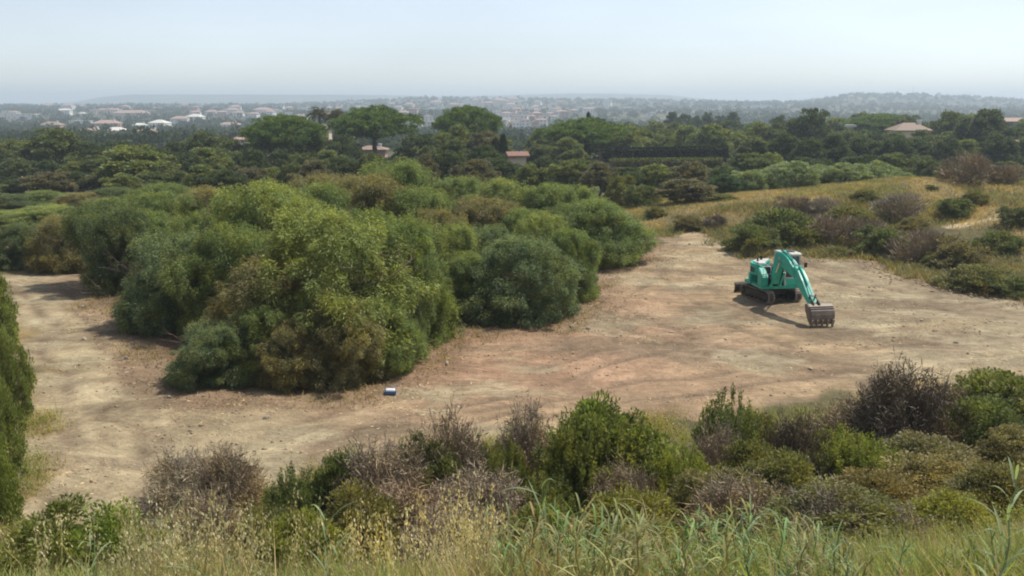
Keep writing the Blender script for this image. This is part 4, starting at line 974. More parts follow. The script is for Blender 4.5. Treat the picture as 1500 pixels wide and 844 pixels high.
# bank cover
x, y = scatter(150000, -22, 30, 4.5, 28, 33, lambda x, y: outside(x, y, .0)*(np.abs(x) < y*.75+3)*sstep(.40, .6, fbm(x*.5, y*.5, 3)))
grass('bank_grass', x, y, .48, .012, (.42, .34, .19), 'brown and straw dry grass between the shrubs on the bank', 3, .6)
x, y = scatter(150000, -22, 30, 4.5, 28, 34, lambda x, y: outside(x, y, .0)*(np.abs(x) < y*.75+3)*sstep(.47, .62, fbm(x*.45+20, y*.45, 3)))
grass('bank_weeds', x, y, .5, .016, (.28, .34, .09), 'green weeds between the shrubs on the bank', 4, .7)
x, y = scatter(40000, 9, 24, 14, 26, 44, lambda x, y: outside(x, y, .0)*sstep(.4, .55, fbm(x*.35+80, y*.35, 3)))
grass('rusty_grass', x, y, .5, .012, (.30, .19, .11), 'rusty brown dry grass on the right part of the bank', 5, .5)
# dry brushwood filling the gaps between the shrubs
r = np.random.default_rng(51)
x, y = scatter(6000, -22, 30, 9, 27, 52, lambda x, y: outside(x, y, .2)*(np.abs(x) < y*.75+3)*sstep(.42, .56, fbm(x*.4+15, y*.4, 3)))
k = len(x); cz = H(x, y); m = 26; ii = np.repeat(np.arange(k), m); d = rsph(k*m, r); d[:, 2] = np.abs(d[:, 2])*.9
A = np.stack([x, y, cz], 1)[ii]+d*r.uniform(0, .38, k*m)[:, None]*np.array([1, 1, 1.3])
V, Q = leaves(A, d+rsph(k*m, r)*.8, r.uniform(.1, .35, k*m), .009, r)
tag(link('brushwood', mesh_np('brushwood', V, Q, 'twig'), color=(.30, .26, .19, .3)), 'grey-brown dry brushwood between the shrubs on the bank', 'brushwood', kind='stuff')
x, y = scatter(13000, -22, 30, 9, 27, 53, lambda x, y: outside(x, y, .2)*(np.abs(x) < y*.75+3)*sstep(.5, .6, fbm(x*.5+35, y*.5, 3)))
k = len(x); cz = H(x, y); m = 34; ii = np.repeat(np.arange(k), m); d = rsph(k*m, r); d[:, 2] = np.abs(d[:, 2])*.9
A = np.stack([x, y, cz], 1)[ii]+d*r.uniform(.05, .42, k*m)[:, None]*np.array([1, 1, 1.6])
V, Q = leaves(A, d+rsph(k*m, r)*.8, .075, .032, r)
tag(link('undergrowth', mesh_np('undergrowth', V, Q, 'leaf'), color=(.24, .28, .08, .3)), 'low olive green undergrowth between the shrubs on the bank', 'undergrowth', kind='stuff')
# tall grass by the viewer
x, y = scatter(34000, -9, 9, 5.6, 11.5, 35, lambda x, y: (np.abs(x) < y*.72+1)*sstep(.5, .6, fbm(x*.6+40, y*.6, 3)))
grass('tall_dry_grass', x, y, .8, .010, (.52, .44, .27), 'tall dry grass along the bottom edge', 6, .35)
x, y = scatter(60000, -9, 9, 5.6, 12, 36, lambda x, y: (np.abs(x) < y*.72+1)*(.35+.65*sstep(.45, .55, fbm(x*.5+60, y*.5, 3))))
grass('tall_green_grass', x, y, .66, .015, (.30, .37, .12), 'tall fresh green grass and weeds along the bottom edge', 7, .45)
# dry fringe grass along the clearing edge
x, y = scatter(160000, -20, 45, 20, 70, 37, lambda x, y: np.exp(-((poly_sd(x, y, CLEAR)+(fbm(x*.8, y*.8, 4)-.5)*3.2)/.8)**2)*sstep(.42, .55, fbm(x*.3+11, y*.3, 3))*.8)
grass('edge_grass', x, y, .22, .02, (.42, .33, .18), 'thin dry grass along the rim of the clearing', 8, .9)
x, y = scatter(120000, -22, 16, 28, 68, 39, lambda x, y: np.exp(-((poly_sd(x, y, GROVE)+.5+(fbm(x*.8, y*.8, 4)-.5)*3)/.9)**2)*sstep(.45, .6, fbm(x*.35+31, y*.35, 3)))
grass('grove_edge_weeds', x, y, .30, .022, (.24, .22, .09), 'low weeds and dry stems round the foot of the grove', 10, .8, alpha=.8)
x, y = scatter(60000, -22, 16, 28, 68, 40, lambda x, y: np.exp(-((poly_sd(x, y, GROVE)+.3)/1.2)**2))
k = len(x); r = np.random.default_rng(41); A = np.stack([x, y, H(x, y)+.02], 1); d = rsph(k, r); d[:, 2] = np.abs(d[:, 2])*.5
V, Q = leaves(A, d, .12, .03, r); tag(link('leaf_litter', mesh_np('leaf_litter', V, Q, 'twig'), color=(.26, .15, .09, .2)), 'reddish brown leaf litter and fallen twigs round the foot of the grove', 'leaf litter', kind='stuff')
# wild oats: stalks with hanging seed heads
def oats(name, xs, ys, seed, label):
    r = np.random.default_rng(seed); P = []
    for X_, Y_ in zip(xs, ys):
        z = h1(X_, Y_); L = r.uniform(.85, 1.3); d = rsph(1, r)[0]*.22; d[2] = 1; d /= np.linalg.norm(d); e = np.array([X_, Y_, z])+d*L
        pts = wob((X_, Y_, z), e, r, 6, .03); P.append(tube(pts, np.linspace(.0035, .0015, 6), 3))
        m = 16; t = r.uniform(.66, 1.02, m); pp = np.array([X_, Y_, z])+d*L*t[:, None]+rsph(m, r)*.045*(1.3-t)[:, None]*2
        dd = rsph(m, r)*.6; dd[:, 2] = -1; P.append(leaves(pp, dd, .035, .013, r)); P.append(leaves(pp, dd+rsph(m, r)*.3, .034, .012, r))
    V, Q = merge(P); return tag(link(name, mesh_np(name, V, Q, 'blade'), color=(.66, .60, .42, .08)), label, 'grass', kind='stuff')
r = np.random.default_rng(8)
xs = []; ys = []
for (px, wpx, n) in ((265, 90, 110), (215, 40, 40), (340, 50, 30), (560, 50, 40), (490, 40, 20), (690, 36, 55), (640, 30, 15), (120, 60, 10), (30, 40, 8), (400, 40, 12)):
    for k in range(n):
        Y_ = r.uniform(6.0, 7.8); xs.append(xat(px+r.normal()*wpx*.5, Y_, 6.8)); ys.append(Y_)
oats('wild_oats', xs, ys, 9, 'pale wild oats with hanging seed heads along the bottom left')
# giant reeds, each stalk a plant
def reed_mesh(seed, h, nl, bend=.25):
    r = np.random.default_rng(seed); e = np.array([r.normal()*.12, r.normal()*.12, 1.])*h; st = wob((0, 0, 0), e, r, 8, .012)
    stem = tube(st, np.linspace(.010, .004, 8), 5); LV = []
    for k in range(nl):
        t = .25+.75*k/nl; i = t*7; b = st[int(i)]*(1-i % 1)+st[min(7, int(i)+1)]*(i % 1)
        a = k*2.4+r.uniform(-.4, .4); L = h*r.uniform(.26, .46)*(1.15-.35*t); W_ = r.uniform(.018, .032)
        u = np.linspace(0, 1, 8); ho = np.array([math.cos(a), math.sin(a), 0])
        el = r.uniform(.75, 1.3); dr = r.uniform(.2, .85)
        pts = b+ho*(u*math.cos(el)*L*1.1)[:, None]+np.array([0, 0, 1.])*((math.sin(el)*u-dr*u**2.2)*L)[:, None]
        sd = np.array([-math.sin(a), math.cos(a), 0]); wv = W_*np.sin(np.clip(u*.9+.08, 0, 1)*PI)**.6*(1-u**3)
        nz = np.array([0, 0, .004]); A = pts-sd*wv[:, None]*.5+nz; B = pts+sd*wv[:, None]*.5+nz; M = pts-np.array([0, 0, 1.])*wv[:, None]*.12
        V = np.stack([A, M, B], 1).reshape(-1, 3); Q = []
        for j in range(7): Q += [(j*3, j*3+1, j*3+4, j*3+3), (j*3+1, j*3+2, j*3+5, j*3+4)]
        LV.append((V, np.array(Q)))
    V, Q = merge(LV); lm = mesh_np('reed_leaves', V, Q, 'blade', True); return lm, mesh_np('reed_stem', *stem, 'blade', True)
RD = [reed_mesh(700+i, 1.6, 15) for i in range(8)]
def reed(px, Y, topy, label, group='reeds at the bottom edge', col=(.28, .37, .22), i=0, tilt=(0, 0)):
    zt = zat(topy, Y); X_ = xat(px, Y, zt); g = h1(X_, Y); k = (zt-g)/1.6
    o = link('giant_reed', None, loc=(X_, Y, g-.03), rot=(tilt[0], tilt[1], i*1.7)); link('leaves', RD[i % 8][0], o, scale=(k**.6, k**.6, k), color=(*col, .12)); link('stem', RD[i % 8][1], o, scale=(1, 1, k), color=(*col, .2)); tag(o, label, 'reed', group)
reed(1482, 4.6, 694, 'tall reed with two broad leaves rising alone at the right edge', i=1, group=None)
reed(808, 7.6, 712, 'tallest reed left of the reed bed, its spray of leaves fanning to the right', i=2, tilt=(0, .15), group=None)
reed(250, 7.2, 738, 'lone reed with pale leaves among the oats at bottom left', i=3, group=None)
reed(470, 7.0, 735, 'lone reed with one drooping pale leaf left of centre', i=4, group=None)
reed(118, 6.8, 800, 'short thin reed in the green weeds of the bottom left corner', i=5, group=None)
reed(388, 6.6, 752, 'slender leaning reed between the two lone reeds at bottom left', i=6, tilt=(0, .5), group=None)
reed(1345, 6.4, 788, 'short reed with splayed narrow leaves in front of the olive dome bush', i=7, group=None)
reed(1090, 6.2, 742, 'tallest reed in the reed bed, leaves arching right', i=1, group=None)
r = np.random.default_rng(90)
for k in range(150):
    px = r.uniform(720, 1240) if k < 126 else r.uniform(1240, 1520)
    Yr = r.uniform(5.6, 8.2); ty = np.interp(px, [720, 800, 900, 1000, 1100, 1200, 1300, 1520], [782, 754, 750, 760, 745, 770, 800, 788])+r.uniform(-18, 26)+ (8.2-Yr)*6
    reed(px, Yr, min(ty, 832), 'green giant reed in the dense bed along the bottom edge right of centre' if px < 1240 else 'green giant reed in the thin stand in the bottom right corner', i=int(r.integers(0, 8)), col=(.25+r.uniform(-.07, .12), .33+r.uniform(-.07, .05), .15), tilt=(r.normal()*.12, r.normal()*.12), group='reeds in the dense bed' if px < 1240 else 'reeds in the corner')
# ------------------------------------------------------------------ excavator (local frame: forward is -Y)
def prism(bm, prof, x0, x1):
    """side profile (y,z) extruded along x"""
    a = [bm.verts.new((x0, p[0], p[1])) for p in prof]; b = [bm.verts.new((x1, p[0], p[1])) for p in prof]
    bm.faces.new(a); bm.faces.new(b[::-1])
    for i in range(len(prof)): j = (i+1) % len(prof); bm.faces.new([a[i], b[i], b[j], a[j]])
def rotz(me, a, off=(0, 0, 0)):
    me.transform(Matrix.Translation(off) @ Matrix.Rotation(a, 4, 'Z')); return me
def cyl(bm, p0, p1, r_, n=16):
    p0 = Vector(p0); p1 = Vector(p1); d = p1-p0
    M = Matrix.Translation((p0+p1)/2) @ d.to_track_quat('Z', 'Y').to_matrix().to_4x4()
    bmesh.ops.create_cone(bm, segments=n, radius1=r_, radius2=r_, depth=d.length, cap_ends=True, matrix=M)
EXX, EXY = 13.46, 45.1
TRK, UPR = math.radians(20), math.radians(8.5)
ex = link('excavator', None, loc=(EXX, EXY, h1(EXX, EXY)+.0), rot=TRK)
tag(ex, 'small teal green crawler excavator with its bucket resting on the bare soil of the clearing', 'excavator')
ex.empty_display_size = .5; ex.scale = (.94, .94, .94)
DU = UPR-TRK
def stadium(n, L, r_):   # path points (y,z), running length
    pts = []; half = L/2-r_; per = 4*half+2*PI*r_
    for k in range(n):
        s = k/n*per
        if s < 2*half: pts.append((-half+s, 0, 0.))
        elif s < 2*half+PI*r_: a = (s-2*half)/r_; pts.append((half+math.sin(a)*r_, r_-math.cos(a)*r_, a))
        elif s < 4*half+PI*r_: pts.append((half-(s-2*half-PI*r_), 2*r_, PI))
        else: a = (s-4*half-PI*r_)/r_; pts.append((-half-math.sin(a)*r_, r_+math.cos(a)*r_, PI+a))
    return pts
TL, TRD, TW_ = 2.62, .35, .42
for sx in (-1, 1):
    bm = bm_new()
    for (yy, zz, a) in stadium(42, TL, TRD):
        M = Matrix.Translation((sx*.88, yy, zz+.01)) @ Matrix.Rotation(a, 4, 'X')
        bmesh.ops.create_cube(bm, size=1, matrix=M @ Matrix.Translation((0, 0, .03)) @ Matrix.Diagonal((TW_, .185, .04, 1)))
        bmesh.ops.create_cube(bm, size=1, matrix=M @ Matrix.Translation((0, .04, 0.0)) @ Matrix.Diagonal((TW_, .03, .05, 1)))
        bmesh.ops.create_cube(bm, size=1, matrix=M @ Matrix.Translation((0, 0, .075)) @ Matrix.Diagonal((.16, .13, .05, 1)))
    tk = link('crawler_track', to_mesh('crawler_track', bm, 'track_steel'), ex)
    bm = bm_new(); prism(bm, [(-1.05,.2),(1.0,.2),(1.05,.42),(.85,.56),(-.85,.56),(-1.1,.42)], sx*.88-.15, sx*.88+.15); link('track_frame', to_mesh('track_frame', bm, 'steel_dark', bev=.015), tk)
    for yy, nm, rr in ((-1.08, 'idler_wheel', .27), (1.08, 'drive_sprocket', .27)):
        bm = bm_new(); cyl(bm, (sx*.88-.1, yy, .37), (sx*.88+.1, yy, .37), rr, 20); cyl(bm, (sx*.88-.19, yy, .37), (sx*.88+.19, yy, .37), .12, 16); link(nm, to_mesh(nm, bm, 'steel_dark', bev=.008), tk)
    for k in range(5):
        bm = bm_new(); yy = -.8+k*.4; cyl(bm, (sx*.88-.17, yy, .17), (sx*.88+.17, yy, .17), .085, 12); link('track_roller', to_mesh('track_roller', bm, 'steel_dark'), tk)
bm = bm_new(); add_box(bm, -.66, .66, -.5, .5, .32, .62); add_box(bm, -.72, .72, -.35, .35, .4, .55); link('undercarriage', to_mesh('undercarriage', bm, 'steel_dark', bev=.02), ex)
bm = bm_new(); cyl(bm, (0, 0, .62), (0, 0, .80), .52, 28); link('slewing_ring', to_mesh('slewing_ring', bm, 'black_part'), ex)
# blade at the rear of the tracks
bm = bm_new(); cyp = [(1.98,.08),(1.90,.22),(1.87,.38),(1.90,.52),(1.98,.62),(1.93,.64),(1.84,.53),(1.81,.38),(1.84,.2),(1.93,.06)]; prism(bm, cyp, -1.08, 1.08)
for sx in (-.45, .45): prism(bm, [(.5,.36),(1.84,.26),(1.84,.40),(.5,.50)], sx-.06, sx+.06)
link('dozer_blade', to_mesh('dozer_blade', bm, 'steel_dark', bev=.008), ex)
def up(name, bm, mat, parent=ex, bev=0., smooth=False):
    me = to_mesh(name, bm, mat, smooth, bev); rotz(me, DU); return link(name, me, parent)
# house: deck, rounded engine cover at the machine's right/rear, counterweight
bm = bm_new(); prism(bm, [(-1.15,.80),(1.1,.80),(1.1,.98),(-1.15,.98)], -1.1, 1.1); up('deck', bm, 'teal_paint', bev=.03)
def rounded(bm, outline, z0, z1):
    a = [bm.verts.new((x, y, z0)) for x, y in outline]; b = [bm.verts.new((x, y, z1)) for x, y in outline]
    bm.faces.new(a[::-1]); bm.faces.new(b)
    for i in range(len(a)): j = (i+1) % len(a); bm.faces.new([a[i], a[j], b[j], b[i]])
arc = [(math.cos(t)*1.16, .12+math.sin(t)*1.16) for t in np.linspace(0, PI, 19)]
arc = [(x*1.03, y*1.03) for x, y in arc]
bm = bm_new(); rounded(bm, arc, .86, 1.42); up('counterweight', bm, 'teal_paint', bev=.05)
arc2 = [(math.cos(t)*1.13, .12+math.sin(t)*1.12) for t in np.linspace(PI*.38, PI, 13)]+[(-1.13, -.35), (-1.08, -.62), (-.70, -.62), (-.36, .1)]
bm = bm_new(); rounded(bm, arc2, 1.422, 2.02); ec = up('engine_cover', bm, 'teal_paint', bev=.06)
bm = bm_new(); rounded(bm, [(x*.8-.06, y*.78+.08) for x, y in arc2], 2.022, 2.09); up('cover_top', bm, 'grey_paint', ec, bev=.03)
bm = bm_new()
for k in range(6): add_box(bm, -1.142, -1.125, -.25+k*.1, -.2+k*.1, 1.55, 1.82)
up('air_grille', bm, 'black_part', ec)
# side storage box with sloping lid in front of the engine cover
bm = bm_new(); prism(bm, [(-1.2,.985),(-.625,.985),(-.625,1.92),(-.85,1.82),(-1.2,1.5)], -1.12, -.74); up('tool_box', bm, 'teal_paint', bev=.04)
bm = bm_new(); add_box(bm, -.73, .16, -1.1, -.1, .985, 1.6); add_box(bm, -.70, .14, -.8, .0, 1.603, 1.95); up('pump_housing', bm, 'black_part', bev=.03)
bm = bm_new(); cyl(bm, (-.72, .35, 1.99), (-.72, .35, 2.22), .05, 12); cyl(bm, (-.72, .35, 2.22), (-.72, .46, 2.27), .045, 12); up('exhaust_pipe', bm, 'black_part')
P = [tube([(-1.02,-1.15,1.4),(-1.02,-1.15,1.95),(-1.02,-1.0,2.02),(-1.02,-.5,2.04),(-1.02,-.4,1.95)], .02, 6), tube([(-.6,-1.15,1.4),(-.6,-1.15,1.95),(-.6,-1.0,2.02),(-.6,-.5,2.04),(-.6,-.4,1.95)], .02, 6), tube([(-1.02,-1.02,2.02),(-.6,-1.02,2.02)], .02, 6)]
V, Q = merge(P); me = mesh_np('handrail', V, Q, 'grey_paint', True); rotz(me, DU); link('handrail', me, ex)
P = [tube([(-.98,-.2,1.95),(-.98,-.3,2.22),(-.85,-.36,2.34)], .014, 6)]; V, Q = merge(P); me = mesh_np('mirror_arm', V, Q, 'black_part', True); rotz(me, DU); ma = link('side_mirror', me, ex)
bm = bm_new(); add_box(bm, -.92, -.78, -.40, -.37, 2.28, 2.50); me = to_mesh('mirror', bm, 'black_part', bev=.01); rotz(me, DU); link('mirror_glass', me, ma)
# cab on the machine's left (image right)
cx0, cx1, cyf, cyb, cz0, cz1 = .20, 1.05, -1.22, .22, .985, 2.58
cab = link('cab', None, ex)
bm = bm_new()
def post(p0, p1, t=.045):
    p0 = Vector(p0); p1 = Vector(p1); d = p1-p0
    M = Matrix.Translation((p0+p1)/2) @ d.to_track_quat('Z', 'Y').to_matrix().to_4x4() @ Matrix.Diagonal((t*2, t*2, d.length, 1)); bmesh.ops.create_cube(bm, size=1, matrix=M)
for (a, b) in (((cx0,cyf,cz0),(cx0,cyf+.22,cz1)), ((cx1,cyf,cz0),(cx1,cyf+.22,cz1)), ((cx0,cyb,cz0),(cx0,cyb-.05,cz1)), ((cx1,cyb,cz0),(cx1,cyb-.05,cz1)), ((cx1,-.42,cz0),(cx1,-.42,cz1)), ((cx0,-.42,cz0),(cx0,-.42,cz1)),
               ((cx0,cyf+.22,cz1),(cx1,cyf+.22,cz1)), ((cx0,cyf+.22,cz1),(cx0,cyb-.05,cz1)), ((cx1,cyf+.22,cz1),(cx1,cyb-.05,cz1)), ((cx0,cyf+.02,1.4),(cx1,cyf+.02,1.4))): post(a, b)
me = to_mesh('cab_frame', bm, 'grey_paint', bev=.01); rotz(me, DU); link('cab_frame', me, cab)
bm = bm_new(); add_box(bm, cx0-.02, cx1+.02, cyf-.0, cyb, cz0, 1.38); up('cab_base', bm, 'teal_paint', cab, bev=.03)
bm = bm_new(); prism(bm, [(cyf+.06,cz1+.03),(cyb+.04,cz1+.03),(cyb+.02,cz1+.12),(cyf+.2,cz1+.15),(cyf+.08,cz1+.1)], cx0-.06, cx1+.06); up('roof', bm, 'grey_paint', cab, bev=.03)
bm = bm_new(); add_box(bm, cx0+.15, cx1-.15, -.75, -.15, cz1+.153, cz1+.19); up('roof_hatch', bm, 'black_part', cab, bev=.01)
for nm, pts in (('windscreen', [(cx0+.05,cyf+.02,1.45),(cx1-.05,cyf+.02,1.45),(cx1-.05,cyf+.2,2.52),(cx0+.05,cyf+.2,2.52)]), ('side_window', [(cx0-.01,-1.12,1.42),(cx0-.01,-.48,1.42),(cx0-.01,-.48,2.52),(cx0-.01,-.98,2.52)]),
                ('side_window', [(cx0-.01,-.36,1.42),(cx0-.01,.16,1.42),(cx0-.01,.14,2.52),(cx0-.01,-.36,2.52)]), ('side_window', [(cx1+.01,-1.12,1.42),(cx1+.01,-.48,1.42),(cx1+.01,-.48,2.52),(cx1+.01,-.98,2.52)]),
                ('rear_window', [(cx0+.05,cyb-.01,1.6),(cx1-.05,cyb-.01,1.6),(cx1-.05,cyb-.04,2.52),(cx0+.05,cyb-.04,2.52)])):
    bm = bm_new(); vs = [bm.verts.new(p) for p in pts]; f = bm.faces.new(vs); q = bmesh.ops.extrude_face_region(bm, geom=[f]); nrm = Vector((0, .012, 0)) if 'w' == nm[0] or 'r' == nm[0] else Vector((.012, 0, 0))
    bmesh.ops.translate(bm, vec=nrm, verts=[e for e in q['geom'] if isinstance(e, bmesh.types.BMVert)]); up(nm, bm, 'glass', cab)
bm = bm_new(); add_box(bm, .42, .9, -.6, -.12, 1.0, 1.55); add_box(bm, .42, .9, -.18, -.05, 1.55, 2.1); up('operator_seat', bm, 'black_part', cab, bev=.04)
me = mesh_np('m', *tube([(cx1,cyf+.05,1.9),(cx1+.18,cyf-.1,1.95),(cx1+.2,cyf-.1,2.2)], .012, 5), 'black_part'); rotz(me, DU); m2 = link('side_mirror', me, ex)
bm = bm_new(); add_box(bm, cx1+.12, cx1+.3, cyf-.13, cyf-.1, 1.98, 2.24); me = to_mesh('mg', bm, 'black_part', bev=.01); rotz(me, DU); link('mirror_glass', me, m2)
# boom, stick, bucket: points (y,z) in the plane x = BX
BX = -.45
def arm(name, prof, hw, mat='teal_paint', par=ex, bev=.025, x=BX):
    bm = bm_new(); prism(bm, prof, x-hw, x+hw); return up(name, bm, mat, par, bev)
bm = bm_new()
for sx in (-.17, .17): prism(bm, [(-.75,.985),(-1.3,.985),(-1.42,1.15),(-1.25,1.42),(-.85,1.45)], BX+sx-.035, BX+sx+.035)
up('boom_bracket', bm, 'black_part', bev=.01)
foot = (-1.2, 1.25); apex = (-2.05, 2.78); elbow = (-3.95, 2.42); pin = (-5.55, .98)
boom = arm('boom', [(-1.25,1.16),(-1.5,1.14),(-1.66,1.6),(-1.86,2.06),(-2.1,2.24),(-2.45,2.28),(-3.95,1.90),(-4.10,2.14),(-4.04,2.32),(-3.2,2.72),(-2.5,2.96),(-2.0,3.0),(-1.62,2.86),(-1.46,2.3),(-1.27,1.6)], .18)
bm = bm_new(); prism(bm, [(-2.1,2.60),(-2.5,2.64),(-3.3,2.56),(-3.3,2.50),(-2.5,2.54),(-2.1,2.52)], BX-.186, BX-.181); up('decal_stripe', bm, 'teal_faded', boom)
stick = arm('stick', [(-3.66,2.46),(-3.86,2.54),(-4.2,2.42),(-4.75,2.0),(-5.80,1.06),(-5.78,.90),(-5.62,.88),(-4.1,1.74),(-3.80,2.0)], .18)
def hyd(name, a, b, x, r_=.055, frac=.55, par=ex):
    a3 = Vector((x, *a)); b3 = Vector((x, *b)); m = a3.lerp(b3, frac)
    bm = bm_new(); cyl(bm, a3, m, r_, 14); cyl(bm, a3-Vector((.07,0,0)), a3+Vector((.07,0,0)), .07, 10); c_ = up(name, bm, 'teal_paint', par, smooth=False)
    bm = bm_new(); cyl(bm, m, b3, r_*.55, 12); cyl(bm, b3-Vector((.06,0,0)), b3+Vector((.06,0,0)), .06, 10); up('piston_rod', bm, 'chrome', c_); return c_
hyd('boom_cylinder', (-1.45, 1.05), (-2.35, 2.50), BX-.25); hyd('boom_cylinder', (-1.45, 1.05), (-2.35, 2.50), BX+.25)
hyd('stick_cylinder', (-2.3, 3.04), (-3.74, 2.58), BX, .06, .62)
hyd('bucket_cylinder', (-4.1, 2.55), (-5.62, 1.40), BX, .05, .6)
bm = bm_new()
for sx in (-.14, .14):
    prism(bm, [(-5.420,1.18),(-5.500,1.12),(-5.700,1.42),(-5.620,1.47)], BX+sx-.02, BX+sx+.02); prism(bm, [(-5.600,1.46),(-5.680,1.38),(-6.100,1.06),(-6.130,1.14)], BX+sx-.045, BX+sx-.01)
up('bucket_link', bm, 'steel_dark', bev=.004)
# bucket: curved shell, side plates, teeth
BW = .60
shell = [(-5.760,1.06),(-6.000,1.08),(-6.220,1.0),(-6.380,.82),(-6.440,.60),(-6.420,.38),(-6.360,.16)]
inner = [(y+.035, z-.02) for y, z in shell[::-1]]
bxo = BX+.17
bm = bm_new(); prism(bm, shell+inner, bxo-BW, bxo+BW)
sidep = [(-5.760,1.04),(-6.000,1.06),(-6.210,.98),(-6.360,.81),(-6.420,.60),(-6.400,.38),(-6.340,.16),(-6.150,.30),(-5.820,.72)]
prism(bm, sidep, bxo-BW-.03, bxo-BW-.002); prism(bm, sidep, bxo+BW+.002, bxo+BW+.03)
bk = up('bucket', bm, 'bucket_steel', bev=.006)
bm = bm_new()
for zz, yy in ((.98,-6.25),(.9,-6.325)): prism(bm, [(yy-.012,zz-.02),(yy-.012,zz+.02),(yy+.03,zz+.02),(yy+.03,zz-.02)], bxo-BW, bxo+BW)
up('wear_strip', bm, 'steel_dark', bk)
bm = bm_new(); prism(bm, [(-6.425,.36),(-6.450,.36),(-6.385,.14),(-6.350,.14)], bxo-BW-.03, bxo+BW+.03); up('cutting_edge', bm, 'bucket_steel', bk)
for k in range(5):
    xx = bxo-BW+.06+k*(2*BW-.12)/4
    bm = bm_new(); prism(bm, [(-6.455,.42),(-6.500,.36),(-6.400,-.02),(-6.365,-.02),(-6.370,.2),(-6.425,.38)], xx-.05, xx+.05); up('tooth', bm, 'track_steel', bk, bev=.006)
bm = bm_new()
for sx in (-.15, .15): prism(bm, [(-5.640,.90),(-5.720,1.06),(-5.820,1.22),(-6.000,1.24),(-6.150,1.06),(-5.900,1.0)], BX+sx-.02, BX+sx+.02)
up('bucket_ear', bm, 'bucket_steel', bk)
P = []
for sx in (-.06, .06): P.append(tube([(BX+sx,-1.3,1.6),(BX+sx,-1.75,2.6),(BX+sx,-2.1,3.0),(BX+sx,-2.8,3.02),(BX+sx,-3.5,2.86)], .018, 6))
V, Q = merge(P); me = mesh_np('hydraulic_hose', V, Q, 'black_part', True); rotz(me, DU); link('hydraulic_hose', me, ex)
bm = bm_new(); add_box(bm, BX-.24, BX-.177, -2.25, -2.15, 2.62, 2.74); up('work_light', bm, 'grey_paint', bev=.01)

# ------------------------------------------------------------------ small things lying in the clearing
tx, ty = flat(572, 576); o = link('plastic_tub', None, loc=(tx, ty, h1(tx, ty)+.02), rot=(.0, .05, .12))
bm = bm_new(); add_box(bm, -.19, .19, -.13, .13, 0, .15); bmesh.ops.delete(bm, geom=[f for f in bm.faces if f.normal.z > .5], context='FACES')
bm.free(); bm = bm_new(); add_box(bm, -.20, .20, -.14, .14, 0, .02)
for a in ((-.20,-.18,-.14,.14),(.18,.20,-.14,.14),(-.178,.178,-.14,-.12),(-.178,.178,.12,.14)): add_box(bm, *a, .022, .10)
link('tub_body', to_mesh('tub_body', bm, 'blue_plastic', bev=.004), o)
bm = bm_new(); add_box(bm, -.165, .165, -.112, .112, .03, .15); link('lid', to_mesh('lid', bm, 'white_plastic', bev=.02), o)
P = [tube([(-.2,0,.15),(-.22,0,.24),(0,0,.27),(.22,0,.24),(.2,0,.15)], .008, 5)]; V, Q = merge(P); link('handle', mesh_np('tub_handle', V, Q, 'blue_plastic', True), o)
tag(o, 'small blue-rimmed tub with white lid lying on the soil before the largest grove tree', 'plastic tub')
def rock_mesh(seed, fl=.6):
    r = np.random.default_rng(seed); bm = bm_new(); bmesh.ops.create_icosphere(bm, subdivisions=2, radius=1)
    k = r.normal(size=(5, 3)); ph = r.uniform(0, 6, 5)
    for v_ in bm.verts:
        c = np.array(v_.co); f = 1+sum(.12*math.sin(c @ k[i]*1.6+ph[i]) for i in range(5)); v_.co = Vector(c*f*np.array([1, .75, fl]))
    return to_mesh('rock', bm, 'rock')
RK = [rock_mesh(60+i, .45+.1*i) for i in range(4)]
rocks = [(868,431,.16,'pale stone on the clearing just beyond the right side of the grove'),(837,480,.13,'small stone below the round dark weeping tree, left of a second stone'),(862,482,.14,'brown stone right of the small stone below the weeping tree'),
 (911,492,.09,'small dark stone in the clearing between the grove and the excavator'),(1187,540,.10,'pale chip of rock in the clearing below the bucket'),(120,452,.14,'dark stone on the left track near the bend'),(124,500,.14,'pale stone in the middle of the left track'),
 (186,528,.10,'white stone on the right side of the left track'),(185,546,.10,'flat pale stone below the white stone on the left track'),(248,583,.09,'small white stone at the front left foot of the grove'),(788,610,.12,'flat pale stone near the tall green bush'),
 (655,534,.12,'pale stone beside the light green sapling'),(984,487,.10,'whitish stone on the soil left of the bucket'),(1064,497,.10,'upright white chip on the soil left of the bucket'),(1092,522,.09,'white chip nearest below the bucket on its left'),
 (390,611,.10,'white pebble in the track at the front of the grove'),(610,652,.12,'whitish stone at the rim of the bank left of centre'),(1128,475,.12,'dark clod between the crawler track and the bucket'),(1010,360,.16,'pale stone in the gap between grove and mound'),
 (1400,500,.10,'pale stone on the right part of the clearing'),(1350,470,.10,'small stone on the right part of the clearing nearer the mound'),(1260,505,.09,'small pale stone right below the bucket')]
for i, (px, py, s, lb) in enumerate(rocks):
    X_, Y_ = flat(px, py); tag(link('stone', RK[i % 4], loc=(X_, Y_, h1(X_, Y_)+s*.15), rot=(0, 0, i*1.3), scale=s), lb, 'stone', 'stones in the clearing')
x, y = scatter(60000, -20, 45, 19, 68, 73, lambda x, y: sstep(0, 1., poly_sd(x, y, CLEAR))*(poly_sd(x, y, GROVE) < 0)*sstep(.50, .66, fbm(x*.3+44, y*.55, 4)))
k = len(x); r = np.random.default_rng(74); A = np.stack([x, y, H(x, y)+.015], 1); d = rsph(k, r); d[:, 2] = np.abs(d[:, 2])*.25
V, Q = leaves(A, d, .16*r.uniform(.5, 1.3, k), .022, r); tag(link('straw_litter', mesh_np('straw_litter', V, Q, 'twig'), color=(.58, .48, .30, 0)), 'pale straw and broken stems strewn over the clearing', 'straw', kind='stuff')
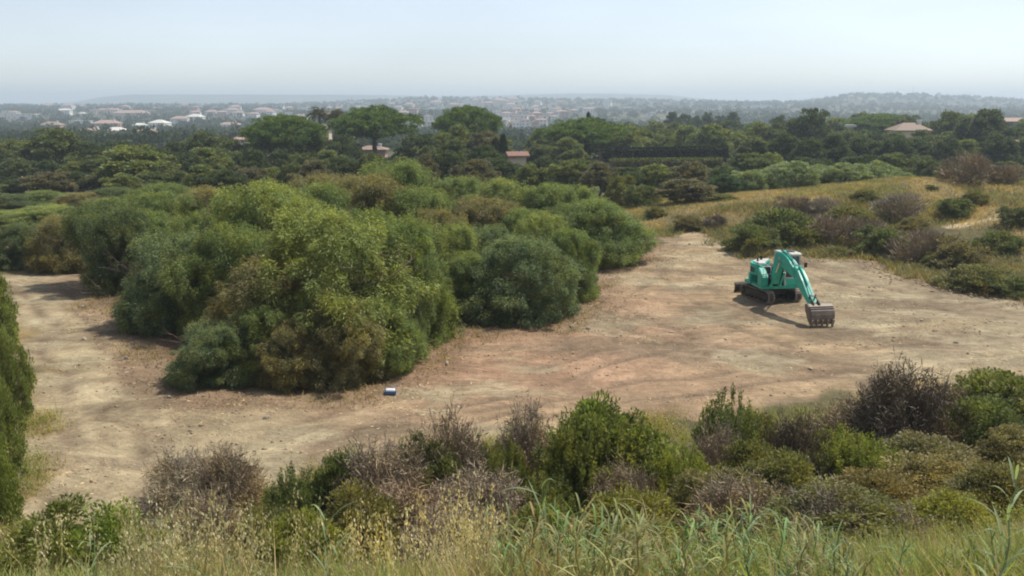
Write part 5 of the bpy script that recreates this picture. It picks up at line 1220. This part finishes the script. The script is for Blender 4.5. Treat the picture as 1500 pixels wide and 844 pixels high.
# clods and chips: uncountable
def lumps(name, x, y, s, mat, label, seed):
    r = np.random.default_rng(seed); n = len(x); bm = bm_new(); bmesh.ops.create_icosphere(bm, subdivisions=1, radius=1); bm.verts.ensure_lookup_table()
    B = np.array([v_.co for v_ in bm.verts]); T = np.array([[v_.index for v_ in f.verts] for f in bm.faces]); bm.free(); k = len(B)
    sc_ = s*r.uniform(.4, 1.6, n)[:, None]*np.stack([r.uniform(.7, 1.4, n), r.uniform(.7, 1.2, n), r.uniform(.4, .8, n)], 1)
    V = np.stack([x, y, H(x, y)], 1)[:, None]+(B[None]*sc_[:, None])*(1+.25*r.normal(size=(n, k, 1))); Q = (T[None]+np.arange(n)[:, None, None]*k).reshape(-1, 3)
    return tag(link(name, mesh_np(name, V.reshape(-1, 3), Q, mat)), label, 'soil', kind='stuff')
insd = lambda x, y: sstep(0, 1.5, poly_sd(x, y, CLEAR))*(poly_sd(x, y, GROVE) < 0)
x, y = scatter(17000, -20, 45, 19, 68, 61, lambda x, y: insd(x, y)*sstep(.50, .64, fbm(x*.35, y*1.1, 4)))
lumps('soil_clods', x, y, .045, 'soil_lump', 'brown clods of turned earth scattered over the clearing', 62)
x, y = scatter(9000, -20, 45, 19, 68, 63, lambda x, y: insd(x, y)*sstep(.5, .66, fbm(x*.22+9, y*.5, 3)))
lumps('stone_chips', x, y, .028, 'rock', 'small pale stone chips strewn over the clearing', 64)
# low rubble ridge along the right rim of the clearing
x, y = scatter(60000, 15, 48, 40, 62, 65, lambda x, y: np.exp(-((poly_sd(x, y, CLEAR)+(fbm(x*.8, y*.8, 4)-.5)*3.2-.6)/.6)**2)*.35)
lumps('rubble_edge', x, y, .07, 'soil_lump', 'clods pushed up along the rim of the clearing', 66)

# ------------------------------------------------------------------ haze
bm = bm_new(); bmesh.ops.create_cube(bm, size=1); bmesh.ops.scale(bm, vec=(16000, 7300, 120), verts=bm.verts); bmesh.ops.translate(bm, vec=(0, 3350, 120/2-45), verts=bm.verts)
t = NT('haze_air'); pv = t.n('ShaderNodeVolumePrincipled'); pv.inputs['Color'].default_value = (.74, .87, 1.0, 1); pv.inputs['Density'].default_value = HAZE; pv.inputs['Anisotropy'].default_value = .2
t.l(pv.outputs[0], t.out.inputs['Volume'])
me = bpy.data.meshes.new('haze'); bm.to_mesh(me); bm.free(); me.materials.append(t.m)
tag(link('haze', me), kind='stuff')
